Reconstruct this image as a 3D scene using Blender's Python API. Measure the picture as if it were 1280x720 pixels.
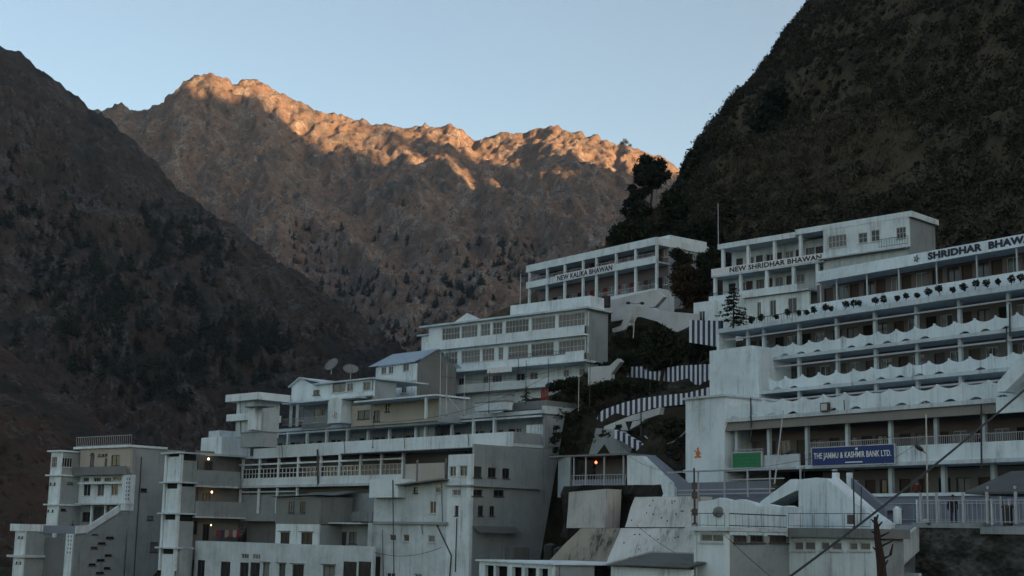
import bpy, bmesh, math, random
from mathutils import Vector, Matrix, noise
for _o in list(bpy.data.objects): bpy.data.objects.remove(_o)
SC = bpy.context.scene
COL = SC.collection
rnd = random.Random(7)
R = math.radians
# ---------------------------------------------------------------- camera
FPX, PITCH, ROLL = 1750.0, R(10.0), R(1.2)
_F = Vector((0, math.cos(PITCH), math.sin(PITCH))); _R0 = Vector((1, 0, 0)); _U0 = Vector((0, -math.sin(PITCH), math.cos(PITCH)))
_Rt = _R0*math.cos(ROLL) + _U0*math.sin(ROLL); _Up = -_R0*math.sin(ROLL) + _U0*math.cos(ROLL)
cam_data = bpy.data.cameras.new('camera'); cam = bpy.data.objects.new('camera', cam_data); COL.objects.link(cam)
cam_data.sensor_width = 36; cam_data.lens = FPX*36/1280; cam_data.clip_start = 0.3; cam_data.clip_end = 30000
cam.matrix_world = Matrix((( _Rt.x, _Up.x, -_F.x, 0), (_Rt.y, _Up.y, -_F.y, 0), (_Rt.z, _Up.z, -_F.z, 0), (0, 0, 0, 1)))
SC.camera = cam
# ---------------------------------------------------------------- light
SUN_AZ, SUN_EL = R(135), R(6.5)          # azimuth from +Y (view direction) towards +X
SUN = Vector((math.sin(SUN_AZ)*math.cos(SUN_EL), math.cos(SUN_AZ)*math.cos(SUN_EL), math.sin(SUN_EL)))
w = bpy.data.worlds.new('World'); SC.world = w; w.use_nodes = True
nt = w.node_tree; bg = nt.nodes['Background']
sky = nt.nodes.new('ShaderNodeTexSky'); sky.sky_type = 'NISHITA'; sky.sun_disc = False
sky.sun_elevation = SUN_EL; sky.sun_rotation = SUN_AZ
sky.altitude = 800; sky.air_density = 0.9; sky.dust_density = 1.7; sky.ozone_density = 0.6
nt.links.new(sky.outputs[0], bg.inputs[0]); bg.inputs[1].default_value = 0.06
sl = bpy.data.lights.new('sun', 'SUN'); sl.energy = 5.0; sl.angle = R(0.3); sl.color = (1.0, 0.55, 0.25)
so = bpy.data.objects.new('sun', sl); COL.objects.link(so); so.rotation_euler = SUN.to_track_quat('Z', 'Y').to_euler()
SC.view_settings.view_transform = 'Standard'; SC.view_settings.look = 'None'
SC.view_settings.exposure = 2.32; SC.view_settings.gamma = 1.0; SC.view_settings.use_curve_mapping = False
SC.cycles.use_denoising = True; SC.cycles.max_bounces = 5; SC.cycles.diffuse_bounces = 3; SC.cycles.glossy_bounces = 2
SC.cycles.transmission_bounces = 2; SC.cycles.transparent_max_bounces = 4; SC.cycles.caustics_reflective = False; SC.cycles.caustics_refractive = False
# ---------------------------------------------------------------- pixel helpers (target photo pixels, 1280x720)
def ray(x, y): return _Rt*((x-640)/FPX) + _Up*((360-y)/FPX) + _F
def P(x, y, D):                                   # point on the pixel's ray at world Y = D
    d = ray(x, y); return d*(D/d.y)
def proj(p):
    k = p.dot(_F); return (640+FPX*p.dot(_Rt)/k, 360-FPX*p.dot(_Up)/k)
# ---------------------------------------------------------------- mesh builder
class MB:
    def __init__(s): s.v = []; s.f = []; s.m = []; s.mi = 0
    def add(s, vs, fs):
        o = len(s.v); s.v += [tuple(v) for v in vs]; s.f += [tuple(i+o for i in f) for f in fs]; s.m += [s.mi]*len(fs); return s
    def box(s, x0, x1, y0, y1, z0, z1):
        if x0 > x1: x0, x1 = x1, x0
        if y0 > y1: y0, y1 = y1, y0
        if z0 > z1: z0, z1 = z1, z0
        v = [(x, y, z) for z in (z0, z1) for y in (y0, y1) for x in (x0, x1)]
        return s.add(v, [(0, 2, 3, 1), (4, 5, 7, 6), (0, 1, 5, 4), (2, 6, 7, 3), (0, 4, 6, 2), (1, 3, 7, 5)])
    def prism(s, poly, y0, y1):                   # polygon in (x,z) extruded along y
        n = len(poly); v = [(x, y0, z) for x, z in poly] + [(x, y1, z) for x, z in poly]
        return s.add(v, [tuple(range(n)), tuple(range(2*n-1, n-1, -1))] + [(i, i+n, (i+1) % n+n, (i+1) % n) for i in range(n)])
    def prismx(s, poly, x0, x1):                  # polygon in (y,z) extruded along x
        n = len(poly); v = [(x0, y, z) for y, z in poly] + [(x1, y, z) for y, z in poly]
        return s.add(v, [tuple(range(n)), tuple(range(2*n-1, n-1, -1))] + [(i, i+n, (i+1) % n+n, (i+1) % n) for i in range(n)])
    def prismz(s, poly, z0, z1):
        n = len(poly); v = [(x, y, z0) for x, y in poly] + [(x, y, z1) for x, y in poly]
        return s.add(v, [tuple(range(n)), tuple(range(2*n-1, n-1, -1))] + [(i, i+n, (i+1) % n+n, (i+1) % n) for i in range(n)])
    def bar(s, a, b, r, r2=None, n=6):
        a, b = Vector(a), Vector(b); r2 = r if r2 is None else r2
        d = (b-a); 
        if d.length < 1e-6: return s
        d.normalize(); x = d.orthogonal().normalized(); y = d.cross(x)
        v = []
        for c, q in ((a, r), (b, r2)):
            for i in range(n):
                t = 2*math.pi*i/n; v.append(c + x*(q*math.cos(t)) + y*(q*math.sin(t)))
        return s.add(v, [tuple(range(n-1, -1, -1)), tuple(range(n, 2*n))] + [(i, (i+1) % n, (i+1) % n+n, i+n) for i in range(n)])
    def tube(s, pts, r, n=6):
        for a, b in zip(pts, pts[1:]): s.bar(a, b, r, r, n)
        return s
    def lump(s, c, rx, ry, rz, seg=8, ring=6, jit=0.0):
        c = Vector(c); v = [(c.x, c.y, c.z-rz)]
        for i in range(1, ring):
            p = math.pi*i/ring
            for j in range(seg):
                t = 2*math.pi*j/seg; k = 1+jit*(rnd.random()-.5)
                v.append((c.x+rx*k*math.sin(p)*math.cos(t), c.y+ry*k*math.sin(p)*math.sin(t), c.z-rz*k*math.cos(p)))
        v.append((c.x, c.y, c.z+rz)); f = []
        for j in range(seg): f.append((0, 1+(j+1) % seg, 1+j))
        for i in range(ring-2):
            for j in range(seg):
                a = 1+i*seg+j; b = 1+i*seg+(j+1) % seg; f.append((a, b, b+seg, a+seg))
        l = len(v)-1; o = 1+(ring-2)*seg
        for j in range(seg): f.append((l, o+j, o+(j+1) % seg))
        return s.add(v, f)
    def wall(s, x0, x1, z0, z1, y0, y1, holes=()): # wall slab with real openings
        if x0 > x1: x0, x1 = x1, x0
        hs = [(max(min(a, b), x0), min(max(a, b), x1), max(min(c, d), z0), min(max(c, d), z1)) for a, b, c, d in holes]
        hs = [h for h in hs if h[1]-h[0] > .02 and h[3]-h[2] > .02]
        zs = sorted(set([z0, z1] + [h[2] for h in hs] + [h[3] for h in hs]))
        for a, b in zip(zs, zs[1:]):
            if b-a < 1e-4: continue
            m = (a+b)/2; cut = sorted((h[0], h[1]) for h in hs if h[2] < m < h[3]); x = x0
            for c, d in cut:
                if c > x+1e-4: s.box(x, c, y0, y1, a, b)
                x = max(x, d)
            if x1 > x+1e-4: s.box(x, x1, y0, y1, a, b)
        return s
    def wallx(s, y0, y1, z0, z1, x0, x1, holes=()): # the same along y
        t = MB().wall(y0, y1, z0, z1, x0, x1, holes)
        return s.add([(b, a, c) for a, b, c in t.v], [tuple(reversed(f)) for f in t.f])
    def build(s, name, mat, parent=None, smooth=False):
        me = bpy.data.meshes.new(name); me.from_pydata(s.v, [], s.f)
        mats = mat if isinstance(mat, (list, tuple)) else [mat]
        for m in mats: me.materials.append(m)
        if len(mats) > 1: me.polygons.foreach_set('material_index', s.m)
        if smooth: me.polygons.foreach_set('use_smooth', [True]*len(s.f))
        me.validate(); me.update()
        o = bpy.data.objects.new(name, me); COL.objects.link(o)
        if parent is not None: o.parent = parent
        return o
def tag(o, label=None, cat=None, group=None, kind=None):
    if label: o['label'] = label
    if cat: o['category'] = cat
    if group: o['group'] = group
    if kind: o['kind'] = kind
    return o
def thing(name, label, cat, loc=(0, 0, 0), rotz=0.0, group=None):
    o = bpy.data.objects.new(name, None); COL.objects.link(o); o.location = loc; o.rotation_euler = (0, 0, rotz)
    o.empty_display_size = 0.2
    return tag(o, label, cat, group)
def copy_tree(o, parent=None):
    c = o.copy(); COL.objects.link(c); c.parent = parent
    for ch in list(o.children): copy_tree(ch, c)
    return c
class Frame:
    """a facade's own axes: x along it to the right, y into the building, z up; s/z/y read a photo pixel on one of its planes"""
    def __init__(f, px, py, D, yaw):
        f.o = P(px, py, D); f.a = R(yaw)
        f.u = Vector((math.sin(f.a), -math.cos(f.a), 0)); f.w = Vector((math.cos(f.a), math.sin(f.a), 0)); f.rot = f.a-math.pi/2
    def at(f, x, y, off=0.0):                     # -> (s, z) on plane y=off
        d = ray(x, y); t = (f.o.dot(f.w)+off)/d.dot(f.w); p = d*t-f.o; return p.dot(f.u), p.z
    def s(f, x, y, off=0.0): return f.at(x, y, off)[0]
    def z(f, x, y, off=0.0): return f.at(x, y, off)[1]
    def side(f, x, y, s=0.0):                     # -> (y, z) on the plane x=s
        d = ray(x, y); t = (f.o.dot(f.u)+s)/d.dot(f.u); p = d*t-f.o; return p.dot(f.w), p.z
    def world(f, s, y, z): return f.o + f.u*s + f.w*y + Vector((0, 0, z))
    def px(f, s, y, z): return proj(f.world(s, y, z))
    def thing(f, name, label, cat, group=None, base=(0, 0, 0)):
        return thing(name, label, cat, f.world(*base), f.rot, group)
# ---------------------------------------------------------------- materials
def lin(c):                                       # sRGB 0-255 -> linear
    return tuple(((v/255)/12.92 if v/255 <= .04045 else ((v/255+.055)/1.055)**2.4) for v in c)
class NT:
    def __init__(s, name):
        s.mat = bpy.data.materials.new(name); s.mat.use_nodes = True; s.t = s.mat.node_tree; s.p = s.t.nodes['Principled BSDF']
        s.p.inputs['Roughness'].default_value = .85; s.p.inputs['Specular IOR Level'].default_value = .25
        s.geo = None
    def n(s, t): return s.t.nodes.new(t)
    def l(s, a, b): s.t.links.new(a, b)
    def pos(s, scale=(1, 1, 1), obj=False):
        c = s.n('ShaderNodeTexCoord'); out = c.outputs['Object']
        if not obj:
            c = s.n('ShaderNodeNewGeometry'); out = c.outputs['Position']
        m = s.n('ShaderNodeMapping'); m.inputs['Scale'].default_value = scale; s.l(out, m.inputs['Vector']); return m.outputs[0]
    def noise(s, vec, scale, detail=6, rough=.6, dist=0.0):
        n = s.n('ShaderNodeTexNoise'); n.inputs['Scale'].default_value = scale; n.inputs['Detail'].default_value = detail
        n.inputs['Roughness'].default_value = rough; n.inputs['Distortion'].default_value = dist; s.l(vec, n.inputs['Vector']); return n.outputs[0]
    def ramp(s, fac, stops):
        r = s.n('ShaderNodeValToRGB'); e = r.color_ramp.elements
        e[0].position, e[0].color = stops[0][0], (*stops[0][1], 1); e[1].position, e[1].color = stops[-1][0], (*stops[-1][1], 1)
        for p_, c in stops[1:-1]:
            k = e.new(p_); k.color = (*c, 1)
        s.l(fac, r.inputs[0]); return r.outputs[0]
    def mix(s, fac, a, b, mode='MIX'):
        m = s.n('ShaderNodeMix'); m.data_type = 'RGBA'; m.blend_type = mode
        for k, q in ((0, fac), (6, a), (7, b)):
            if isinstance(q, (int, float)): m.inputs[k].default_value = q
            elif isinstance(q, tuple): m.inputs[k].default_value = (*q, 1)
            else: s.l(q, m.inputs[k])
        return m.outputs[2]
    def math(s, op, a, b=0.0):
        m = s.n('ShaderNodeMath'); m.operation = op
        for k, q in ((0, a), (1, b)):
            if isinstance(q, (int, float)): m.inputs[k].default_value = q
            else: s.l(q, m.inputs[k])
        return m.outputs[0]
    def bump(s, h, dist, strength=1.0):
        b = s.n('ShaderNodeBump'); b.inputs['Distance'].default_value = dist; b.inputs['Strength'].default_value = strength
        s.l(h, b.inputs['Height']); s.l(b.outputs[0], s.p.inputs['Normal'])
    def col(s, c):
        if isinstance(c, tuple): s.p.inputs['Base Color'].default_value = (*c, 1)
        else: s.l(c, s.p.inputs['Base Color'])
        return s
def paint(name, c, dirt=.35, streak=.5, rough=.8, dcol=(.115, .125, .125)):
    """painted plaster with blotches and rain streaks"""
    m = NT(name); o = m.pos(obj=True)
    big = m.noise(o, .35, 5, .65); fine = m.noise(o, 6, 4, .6)
    st = m.noise(m.pos((1.6, 1.6, .12), obj=True), 1.3, 5, .6)
    a = m.ramp(big, [(.42, (0, 0, 0)), (.72, (1, 1, 1))]); b = m.ramp(st, [(.52, (0, 0, 0)), (.75, (1, 1, 1))])
    st2 = m.ramp(m.noise(m.pos((5, 5, .22), obj=True), 1.0, 4, .65), [(.5, (0, 0, 0)), (.72, (1, 1, 1))])
    msk = m.ramp(m.noise(m.pos((.5, .5, .35), obj=True), .7, 5, .7), [(.40, (.08, .08, .08)), (.68, (1, 1, 1))]); spot = m.ramp(m.noise(o, 1.7, 6, .7), [(.56, (0, 0, 0)), (.66, (1, 1, 1))])
    f = m.math('ADD', m.math('MULTIPLY', a, dirt*.45), m.math('MULTIPLY', m.math('MULTIPLY', b, msk), streak*.8)); f = m.math('ADD', f, m.math('MULTIPLY', m.math('MULTIPLY', st2, msk), streak*.6)); f = m.math('ADD', f, m.math('MULTIPLY', spot, dirt*.22))
    f = m.math('ADD', f, m.math('MULTIPLY', m.math('SUBTRACT', fine, .5), .16)); f = m.math('MAXIMUM', m.math('MINIMUM', f, .9), 0.0)
    m.col(m.mix(f, c, dcol)); m.bump(fine, .02, .5); m.p.inputs['Roughness'].default_value = rough; return m.mat
def plain(name, c, rough=.6, metal=0.0, var=.25, scale=3.0):
    m = NT(name); n = m.noise(m.pos(obj=True), scale, 4, .6)
    m.col(m.mix(n, tuple(v*(1-var) for v in c), tuple(min(1, v*(1+var)) for v in c)))
    m.p.inputs['Roughness'].default_value = rough; m.p.inputs['Metallic'].default_value = metal; return m.mat
def emit(name, c, k):
    m = NT(name); m.col(c); m.p.inputs['Emission Color'].default_value = (*c, 1); m.p.inputs['Emission Strength'].default_value = k; return m.mat
# ---------------------------------------------------------------- land materials
def rocky(name, grass, rock, scrub, sc=1.0, rock_amt=.5, scrub_amt=.5, bump=2.0):
    m = NT(name); p0 = m.pos()
    n1 = m.noise(p0, .012*sc, 8, .62, .4); n2 = m.noise(p0, .055*sc, 8, .65); n3 = m.noise(p0, .25*sc, 5, .65)
    n4 = m.noise(m.pos((1, 1, .45)), .03*sc, 8, .7, .8)
    g = m.mix(m.ramp(n2, [(.3, (0, 0, 0)), (.7, (1, 1, 1))]), tuple(v*.55 for v in grass), tuple(v*1.3 for v in grass))
    r = m.mix(m.ramp(n3, [(.3, (0, 0, 0)), (.7, (1, 1, 1))]), tuple(v*.5 for v in rock), tuple(v*1.35 for v in rock))
    k = m.math('ADD', m.math('MULTIPLY', n4, .65), m.math('MULTIPLY', n3, .35))
    c = m.mix(m.ramp(k, [(.56-.14*rock_amt, (0, 0, 0)), (.62-.12*rock_amt, (1, 1, 1))]), g, r)
    s_ = m.math('ADD', m.math('MULTIPLY', n1, .55), m.math('MULTIPLY', n2, .45))
    c = m.mix(m.ramp(s_, [(.58-.14*scrub_amt, (0, 0, 0)), (.64-.12*scrub_amt, (1, 1, 1))]), c, scrub)
    sp = m.noise(p0, .16*sc, 3, .5)
    c = m.mix(m.ramp(sp, [(.60, (0, 0, 0)), (.66, (1, 1, 1))]), c, tuple(v*.6 for v in scrub))
    m.col(c); m.bump(m.math('ADD', m.math('MULTIPLY', n2, 1.0), m.math('MULTIPLY', n3, .45)), bump, 1.0)
    m.p.inputs['Roughness'].default_value = 1.0; m.p.inputs['Specular IOR Level'].default_value = .05
    return m.mat
def interp(pts, x):
    if x <= pts[0][0]: return pts[0][1:]
    for a, b in zip(pts, pts[1:]):
        if x <= b[0]:
            t = (x-a[0])/(b[0]-a[0]); return tuple(u+(v-u)*t for u, v in zip(a[1:], b[1:]))
    return pts[-1][1:]
class Sheet:
    """a mountainside: a crest line over a foot line, folded by gullies"""
    def __init__(s, crest, foot, x0, x1, nx, nv, amp, seed, gs=1.0, slant=0.0, crag=1.0, pw=1.0, keep=.25, back=True):
        s.crest, s.foot, s.x0, s.x1, s.amp, s.seed, s.gs, s.slant, s.crag, s.pw, s.keep = crest, foot, x0, x1, amp, seed, gs, slant, crag, pw, keep
        s.nx, s.nv = nx, nv; v = []; f = []
        s.grid = [[s.pt(x0+(x1-x0)*i/nx, j/nv) for i in range(nx+1)] for j in range(nv+1)]
        for row in s.grid: v += row
        if back:                                  # the far side falls away behind the crest
            for k in (1, 2, 3):
                v += [p_ + Vector((0, 1, 0))*(p_.y*.12*k) - Vector((0, 0, 1))*(max(p_.z, 20)*.33*k) for p_ in s.grid[nv]]
        rows = len(v)//(nx+1)
        for j in range(rows-1):
            for i in range(nx):
                a = j*(nx+1)+i; f.append((a, a+1, a+nx+2, a+nx+1))
        s.v, s.f = v, f
    def base(s, x, t):
        c = P(x, *interp(s.crest, x)); b = P(x, *interp(s.foot, x))
        p_ = b.lerp(c, t); p_.z = b.z + (c.z-b.z)*(t**s.pw); return p_
    def pt(s, x, t):
        p_ = s.base(x, t); c = P(x, *interp(s.crest, x)); L = (c-s.base(x, 0)).length
        out = Vector((0, -.75, .55))
        a = p_.x/s.gs + s.seed*13.1; b = t*L/s.gs
        q = Vector((a*.008 + s.slant*b*.008, b*.0022, s.seed*3.7))
        h = (noise.ridged_multi_fractal(q, .9, 2.1, 5, 1.0, 2.0)-1.1)*1.0
        q2 = Vector((a*.02+s.slant*b*.014, b*.009, s.seed+9.0))
        h2 = noise.fractal(q2, .8, 2.1, 6)
        q3 = Vector((p_.x, p_.y*.6, p_.z))*(.045/s.gs)
        h3 = (noise.ridged_multi_fractal(q3+Vector((s.seed, 0, 0)), .7, 2.2, 5, 1.0, 2.0)-1.1)
        fade = s.keep + (1-s.keep)*min(1, (1-t)*3.0); foot = min(1, t*6)
        p_ = p_ + out*(s.amp*(h*.75+h2*.35)*fade*foot) + out*(s.amp*.16*s.crag*h3*min(1, foot+.2))
        return p_
    def build(s, name, mat):
        b = MB(); b.v = [tuple(p_) for p_ in s.v]; b.f = s.f; b.m = [0]*len(s.f)
        return b.build(name, mat, None, True)
    def spot(s, x, t):                            # bilinear point on the built sheet
        i = (x-s.x0)/(s.x1-s.x0)*s.nx; j = t*s.nv; i0 = int(min(max(i, 0), s.nx-1)); j0 = int(min(max(j, 0), s.nv-1)); u = i-i0; w_ = j-j0
        g = s.grid; return (g[j0][i0]*(1-u)+g[j0][i0+1]*u)*(1-w_) + (g[j0+1][i0]*(1-u)+g[j0+1][i0+1]*u)*w_
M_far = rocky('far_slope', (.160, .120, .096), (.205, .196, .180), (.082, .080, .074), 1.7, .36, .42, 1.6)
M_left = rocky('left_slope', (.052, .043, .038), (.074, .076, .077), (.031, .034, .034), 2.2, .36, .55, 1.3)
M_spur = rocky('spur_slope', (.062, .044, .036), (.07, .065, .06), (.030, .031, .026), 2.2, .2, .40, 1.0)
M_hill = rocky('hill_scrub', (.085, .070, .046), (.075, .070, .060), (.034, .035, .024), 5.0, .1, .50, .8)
far = Sheet([(-60, 140, 1900), (100, 140, 1850), (132, 141, 1800), (150, 131, 1800), (162, 138, 1800), (178, 138, 1800), (200, 131, 1800), (214, 117, 1800), (228, 106, 1800), (250, 96, 1800), (262, 92, 1800), (275, 96, 1800), (290, 104, 1800), (300, 101, 1800), (322, 99, 1800), (345, 111, 1800), (380, 131, 1800), (410, 143, 1800), (440, 151, 1800), (470, 156, 1790), (500, 159, 1780), (540, 158, 1770), (558, 157, 1760), (575, 164, 1750), (595, 173, 1740), (605, 166, 1740), (630, 164, 1730), (655, 168, 1720), (675, 161, 1710), (695, 157, 1700), (715, 161, 1690), (735, 169, 1680), (755, 174, 1670), (770, 186, 1660), (782, 182, 1650), (800, 191, 1640), (830, 199, 1630), (848, 216, 1620), (880, 245, 1600), (960, 300, 1560)],
            [(-60, 640, 1050), (300, 640, 1000), (600, 600, 900), (960, 560, 800)], -60, 960, 440, 200, 48, 3, 1.25, .35, 1.0, 1.05, .16)
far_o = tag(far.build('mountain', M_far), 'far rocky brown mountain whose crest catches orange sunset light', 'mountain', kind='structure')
left = Sheet([(-3600, 330, 900), (-1800, 200, 950), (-900, 60, 1000), (-300, -10, 1000), (-40, 45, 1000), (0, 58, 1000), (14, 63, 1000), (40, 78, 1000), (46, 88, 1000), (62, 95, 1000), (75, 105, 1000), (90, 118, 1000), (110, 137, 990), (130, 146, 980), (165, 176, 960), (215, 228, 920), (250, 258, 890), (300, 290, 840), (345, 322, 800), (400, 362, 740), (470, 410, 660), (560, 470, 560)],
             [(-3600, 800, 260), (-900, 720, 420), (-120, 690, 480), (100, 690, 440), (560, 640, 380)], -120, 560, 330, 190, 30, 11, .8, -.55, .9, 1.0, .22)
left2 = Sheet(left.crest, left.foot, -3600, -118, 120, 60, 40, 11, .8, -.55, .55, 1.0, .22)
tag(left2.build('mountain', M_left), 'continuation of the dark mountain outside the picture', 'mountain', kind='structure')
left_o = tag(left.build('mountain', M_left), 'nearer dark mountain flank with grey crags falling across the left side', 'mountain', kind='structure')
spur = Sheet([(-120, 330, 430), (-30, 400, 420), (0, 432, 410), (30, 455, 400), (62, 482, 390), (90, 502, 380), (118, 522, 370), (140, 548, 360), (180, 610, 340), (260, 700, 320)],
             [(-120, 800, 230), (260, 800, 230)], -120, 260, 150, 90, 12, 23, .35, -.2, .5, 1.0, .18)
spur_o = tag(spur.build('hill', M_spur), 'brown grassy spur at the far left below the mountain', 'hill', kind='structure')
hill = Sheet([(560, 420, 330), (640, 385, 320), (700, 350, 300), (760, 312, 290), (790, 285, 285), (820, 262, 280), (850, 232, 280), (862, 196, 285), (885, 160, 295), (925, 118, 310), (960, 78, 322), (985, 38, 334), (1012, 2, 345), (1060, -70, 365), (1140, -160, 390), (1300, -280, 420), (1700, -420, 440), (2300, -420, 420), (3200, -300, 330)],
             [(560, 560, 215), (660, 470, 215), (740, 440, 205), (860, 420, 192), (960, 420, 178), (1140, 430, 156), (1300, 420, 126), (1700, 400, 95), (2300, 420, 70), (3200, 500, 40)], 560, 3200, 420, 130, 8, 41, .28, .3, .6, .92, .22)
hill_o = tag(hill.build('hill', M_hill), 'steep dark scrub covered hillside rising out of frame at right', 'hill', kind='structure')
# unseen ridge added behind right, crest shaped to cast the far rock's shadow line
def sheet_hit(sh, x, y):
    best = None
    for j in range(sh.nv*2+1):
        q = proj(sh.spot(x, j/(sh.nv*2)))
        if best is None or abs(q[1]-y) < best[0]: best = (abs(q[1]-y), j/(sh.nv*2))
    return sh.spot(x, best[1])
E1, E2 = Vector((math.sin(SUN_AZ), math.cos(SUN_AZ), 0)), Vector((-math.cos(SUN_AZ), math.sin(SUN_AZ), 0))
Q0 = 3200.0
prof = []
for x, y in [(130, 118), (215, 100), (232, 112), (250, 122), (275, 126), (300, 127), (330, 128), (362, 130), (388, 124), (405, 128), (425, 140), (440, 150), (462, 162), (480, 182), (500, 203), (540, 206), (580, 212), (620, 220), (660, 228), (700, 229), (740, 219), (780, 216), (820, 216), (850, 218)]:
    p_ = sheet_hit(far, x, max(y, proj(far.spot(x, 1.0))[1]-6))
    k = (0 if x > 490 else 13 if x > 300 else 5) if y > proj(far.spot(x, 1.0))[1] else 26
    prof.append((p_.dot(E2), p_.z + k + (Q0-p_.dot(E1))*math.tan(SUN_EL)))
prof.sort()
lo = [(-1200, 720), (-500, 800), (prof[0][0]-500, prof[0][1]-20), (prof[0][0]-120, prof[0][1]+25)]
prof = lo + prof + [(prof[-1][0]+250, prof[-1][1]-30), (prof[-1][0]+900, prof[-1][1]-200)]
b = MB(); NW, NR = 260, 14
for i in range(NW+1):
    wv = prof[0][0] + (prof[-1][0]-prof[0][0])*i/NW; H, = interp(prof, wv)
    for j in range(-NR, NR+1):
        t = abs(j)/NR; h = H*(1-t)-20*t; dq = (j/NR)*(1300 if j < 0 else 2200)
        q = E1*(Q0+dq) + E2*wv
        jit = noise.fractal(Vector((q.x*.01, q.y*.01, 3.3)), .9, 2.1, 4)*40*min(1, t*4) + noise.fractal(Vector((wv*.03, 1.1, .2)), .9, 2.1, 3)*3
        b.v.append((q.x, q.y, h+jit))
C_ = 2*NR+1
for i in range(NW):
    for j in range(C_-1):
        a = i*C_+j; b.f.append((a, a+1, a+C_+1, a+C_)); b.m.append(0)
tag(b.build('mountain', M_left, None, True), 'unseen ridge added outside the picture to shade the village', 'mountain', kind='structure')
# ground under everything, out to the horizon
M_ground = rocky('valley_ground', (.06, .05, .035), (.10, .10, .095), (.03, .032, .022), 3.0, .4, .3, .5)
b = MB(); rr = [0, 8, 20, 40, 60, 90, 130, 200, 320, 600, 1200, 2500, 6000, 14000]; NA = 72
for r_ in rr:
    for i in range(NA):
        t = 2*math.pi*i/NA; z = -1.7 if r_ <= 8 else -1.7-12*min(1, (r_-8)/70)
        if r_ > 150: z = -16
        b.v.append((r_*math.cos(t), r_*math.sin(t), z))
for k in range(len(rr)-1):
    for i in range(NA):
        a = k*NA+i; c = k*NA+(i+1) % NA; b.f.append((a, c, c+NA, a+NA)); b.m.append(0)
tag(b.build('ground', M_ground, None, True), 'valley floor below the village', 'ground', kind='structure')
# ---------------------------------------------------------------- building materials
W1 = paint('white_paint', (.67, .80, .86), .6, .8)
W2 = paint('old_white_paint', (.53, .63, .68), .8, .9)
W3 = paint('grey_and_shaded_plaster', (.29, .345, .37), .8, .85)  # grey plaster; on white buildings' right-facing walls it paints in their shade
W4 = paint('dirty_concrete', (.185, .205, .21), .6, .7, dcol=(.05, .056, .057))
CREAM = paint('cream_wall', (.42, .41, .37), .4, .4)
PINK = paint('pink_wall', (.165, .142, .142), .5, .4)
BEIGE = paint('beige_wall', (.155, .15, .145), .5, .5)
LILAC = paint('lilac_wall', (.20, .235, .30), .4, .4)
BLUE = plain('blue_paint', (.022, .035, .085), .6)
STRIPE_W = plain('stripe_white', (.66, .69, .72), .7)
SIGN_BLUE = plain('sign_blue', (.014, .040, .165), .5, 0, .12)
SIGN_GREEN = plain('sign_green', (.02, .19, .085), .5, 0, .2)
LETTER_DARK = plain('letter_dark', (.03, .035, .06), .6)
LETTER_WHITE = plain('letter_white', (.75, .78, .75), .6)
GLASS = plain('dark_glass', (.018, .021, .026), .15, 0, .3)
GLASS.node_tree.nodes['Principled BSDF'].inputs['Specular IOR Level'].default_value = .5
CURT = plain('curtained_glass', (.15, .158, .16), .35, 0, .45, 1.2)
FRAME = plain('window_frame_white', (.48, .51, .53), .6)
FRAME_D = plain('window_frame_dark', (.07, .065, .06), .6)
WOOD = plain('dark_wood_door', (.055, .038, .03), .6)
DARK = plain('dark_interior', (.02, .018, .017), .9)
STEEL = plain('steel_pipe', (.38, .40, .41), .45, .6)
IRON = plain('dark_iron', (.05, .055, .06), .5, .5)
RAIL_W = plain('pale_rail', (.38, .41, .45), .5)
TIN = paint('corrugated_tin', (.22, .245, .25), .6, .7, .5)
TIN_BLUE = paint('blue_tin_roof', (.34, .47, .58), .4, .4, .45)
AWN = paint('grey_awning', (.20, .195, .17), .5, .5)
RED = plain('red_cloth', (.16, .03, .028), .8)
BULB = emit('bulb', (1.0, .62, .30), 3.0)
ORANGE = plain('orange_paint', (.55, .17, .05), .6)
def hb(o, on=True): return o
def part(mb, name, mat, par): return mb.build(name, mat, par)
def swap(mb):                                     # turn a shape drawn on the front (x,z) into one on a side wall (y,z)
    mb.v = [(-b_, a_, c_) for a_, b_, c_ in mb.v]; return mb
wr = random.Random(77)
GLASS2 = plain('dull_glass', (.05, .055, .058), .35, 0, .4)
def win(par, x0, x1, z0, z1, y, nx=2, nz=1, side=None, fm=None, pm=None, fr=.06, dep=.12, name='window', hood=False):
    """window: frame bars plus its pane one level down. side=X puts it on the wall x=X facing +x (x0,x1 then run along y)"""
    fm = fm or FRAME; pm = pm or wr.choice([GLASS, GLASS, GLASS, GLASS2, CURT])
    if x0 > x1: x0, x1 = x1, x0
    if z0 > z1: z0, z1 = z1, z0
    g = MB(); q = MB()
    g.box(x0, x0+fr, y+dep-.05, y+dep, z0, z1); g.box(x1-fr, x1, y+dep-.05, y+dep, z0, z1)
    g.box(x0+fr, x1-fr, y+dep-.05, y+dep, z0, z0+fr); g.box(x0+fr, x1-fr, y+dep-.05, y+dep, z1-fr, z1)
    g.box(x0-.07, x1+.07, y-.10, y-.002, z0-.08, z0-.004)
    for i in range(1, nx):
        c = x0+(x1-x0)*i/nx; g.box(c-fr*.4, c+fr*.4, y+dep-.045, y+dep-.003, z0+fr, z1-fr)
    for i in range(1, nz):
        c = z0+(z1-z0)*i/nz; g.box(x0+fr, x1-fr, y+dep-.04, y+dep-.006, c-fr*.35, c+fr*.35)
    if hood: g.box(x0-.15, x1+.15, y-.35, y-.002, z1+.08, z1+.15)
    q.box(x0+fr*.5, x1-fr*.5, y+dep+.004, y+dep+.03, z0+fr*.5, z1-fr*.5)
    if side is not None:
        for m in (g, q): m.v = [(side-(b_-y), a_, c_) for a_, b_, c_ in m.v]; m.f = [tuple(reversed(f_)) for f_ in m.f]
    o = g.build(name, fm, par); q.build('pane', pm, o); return o
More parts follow.
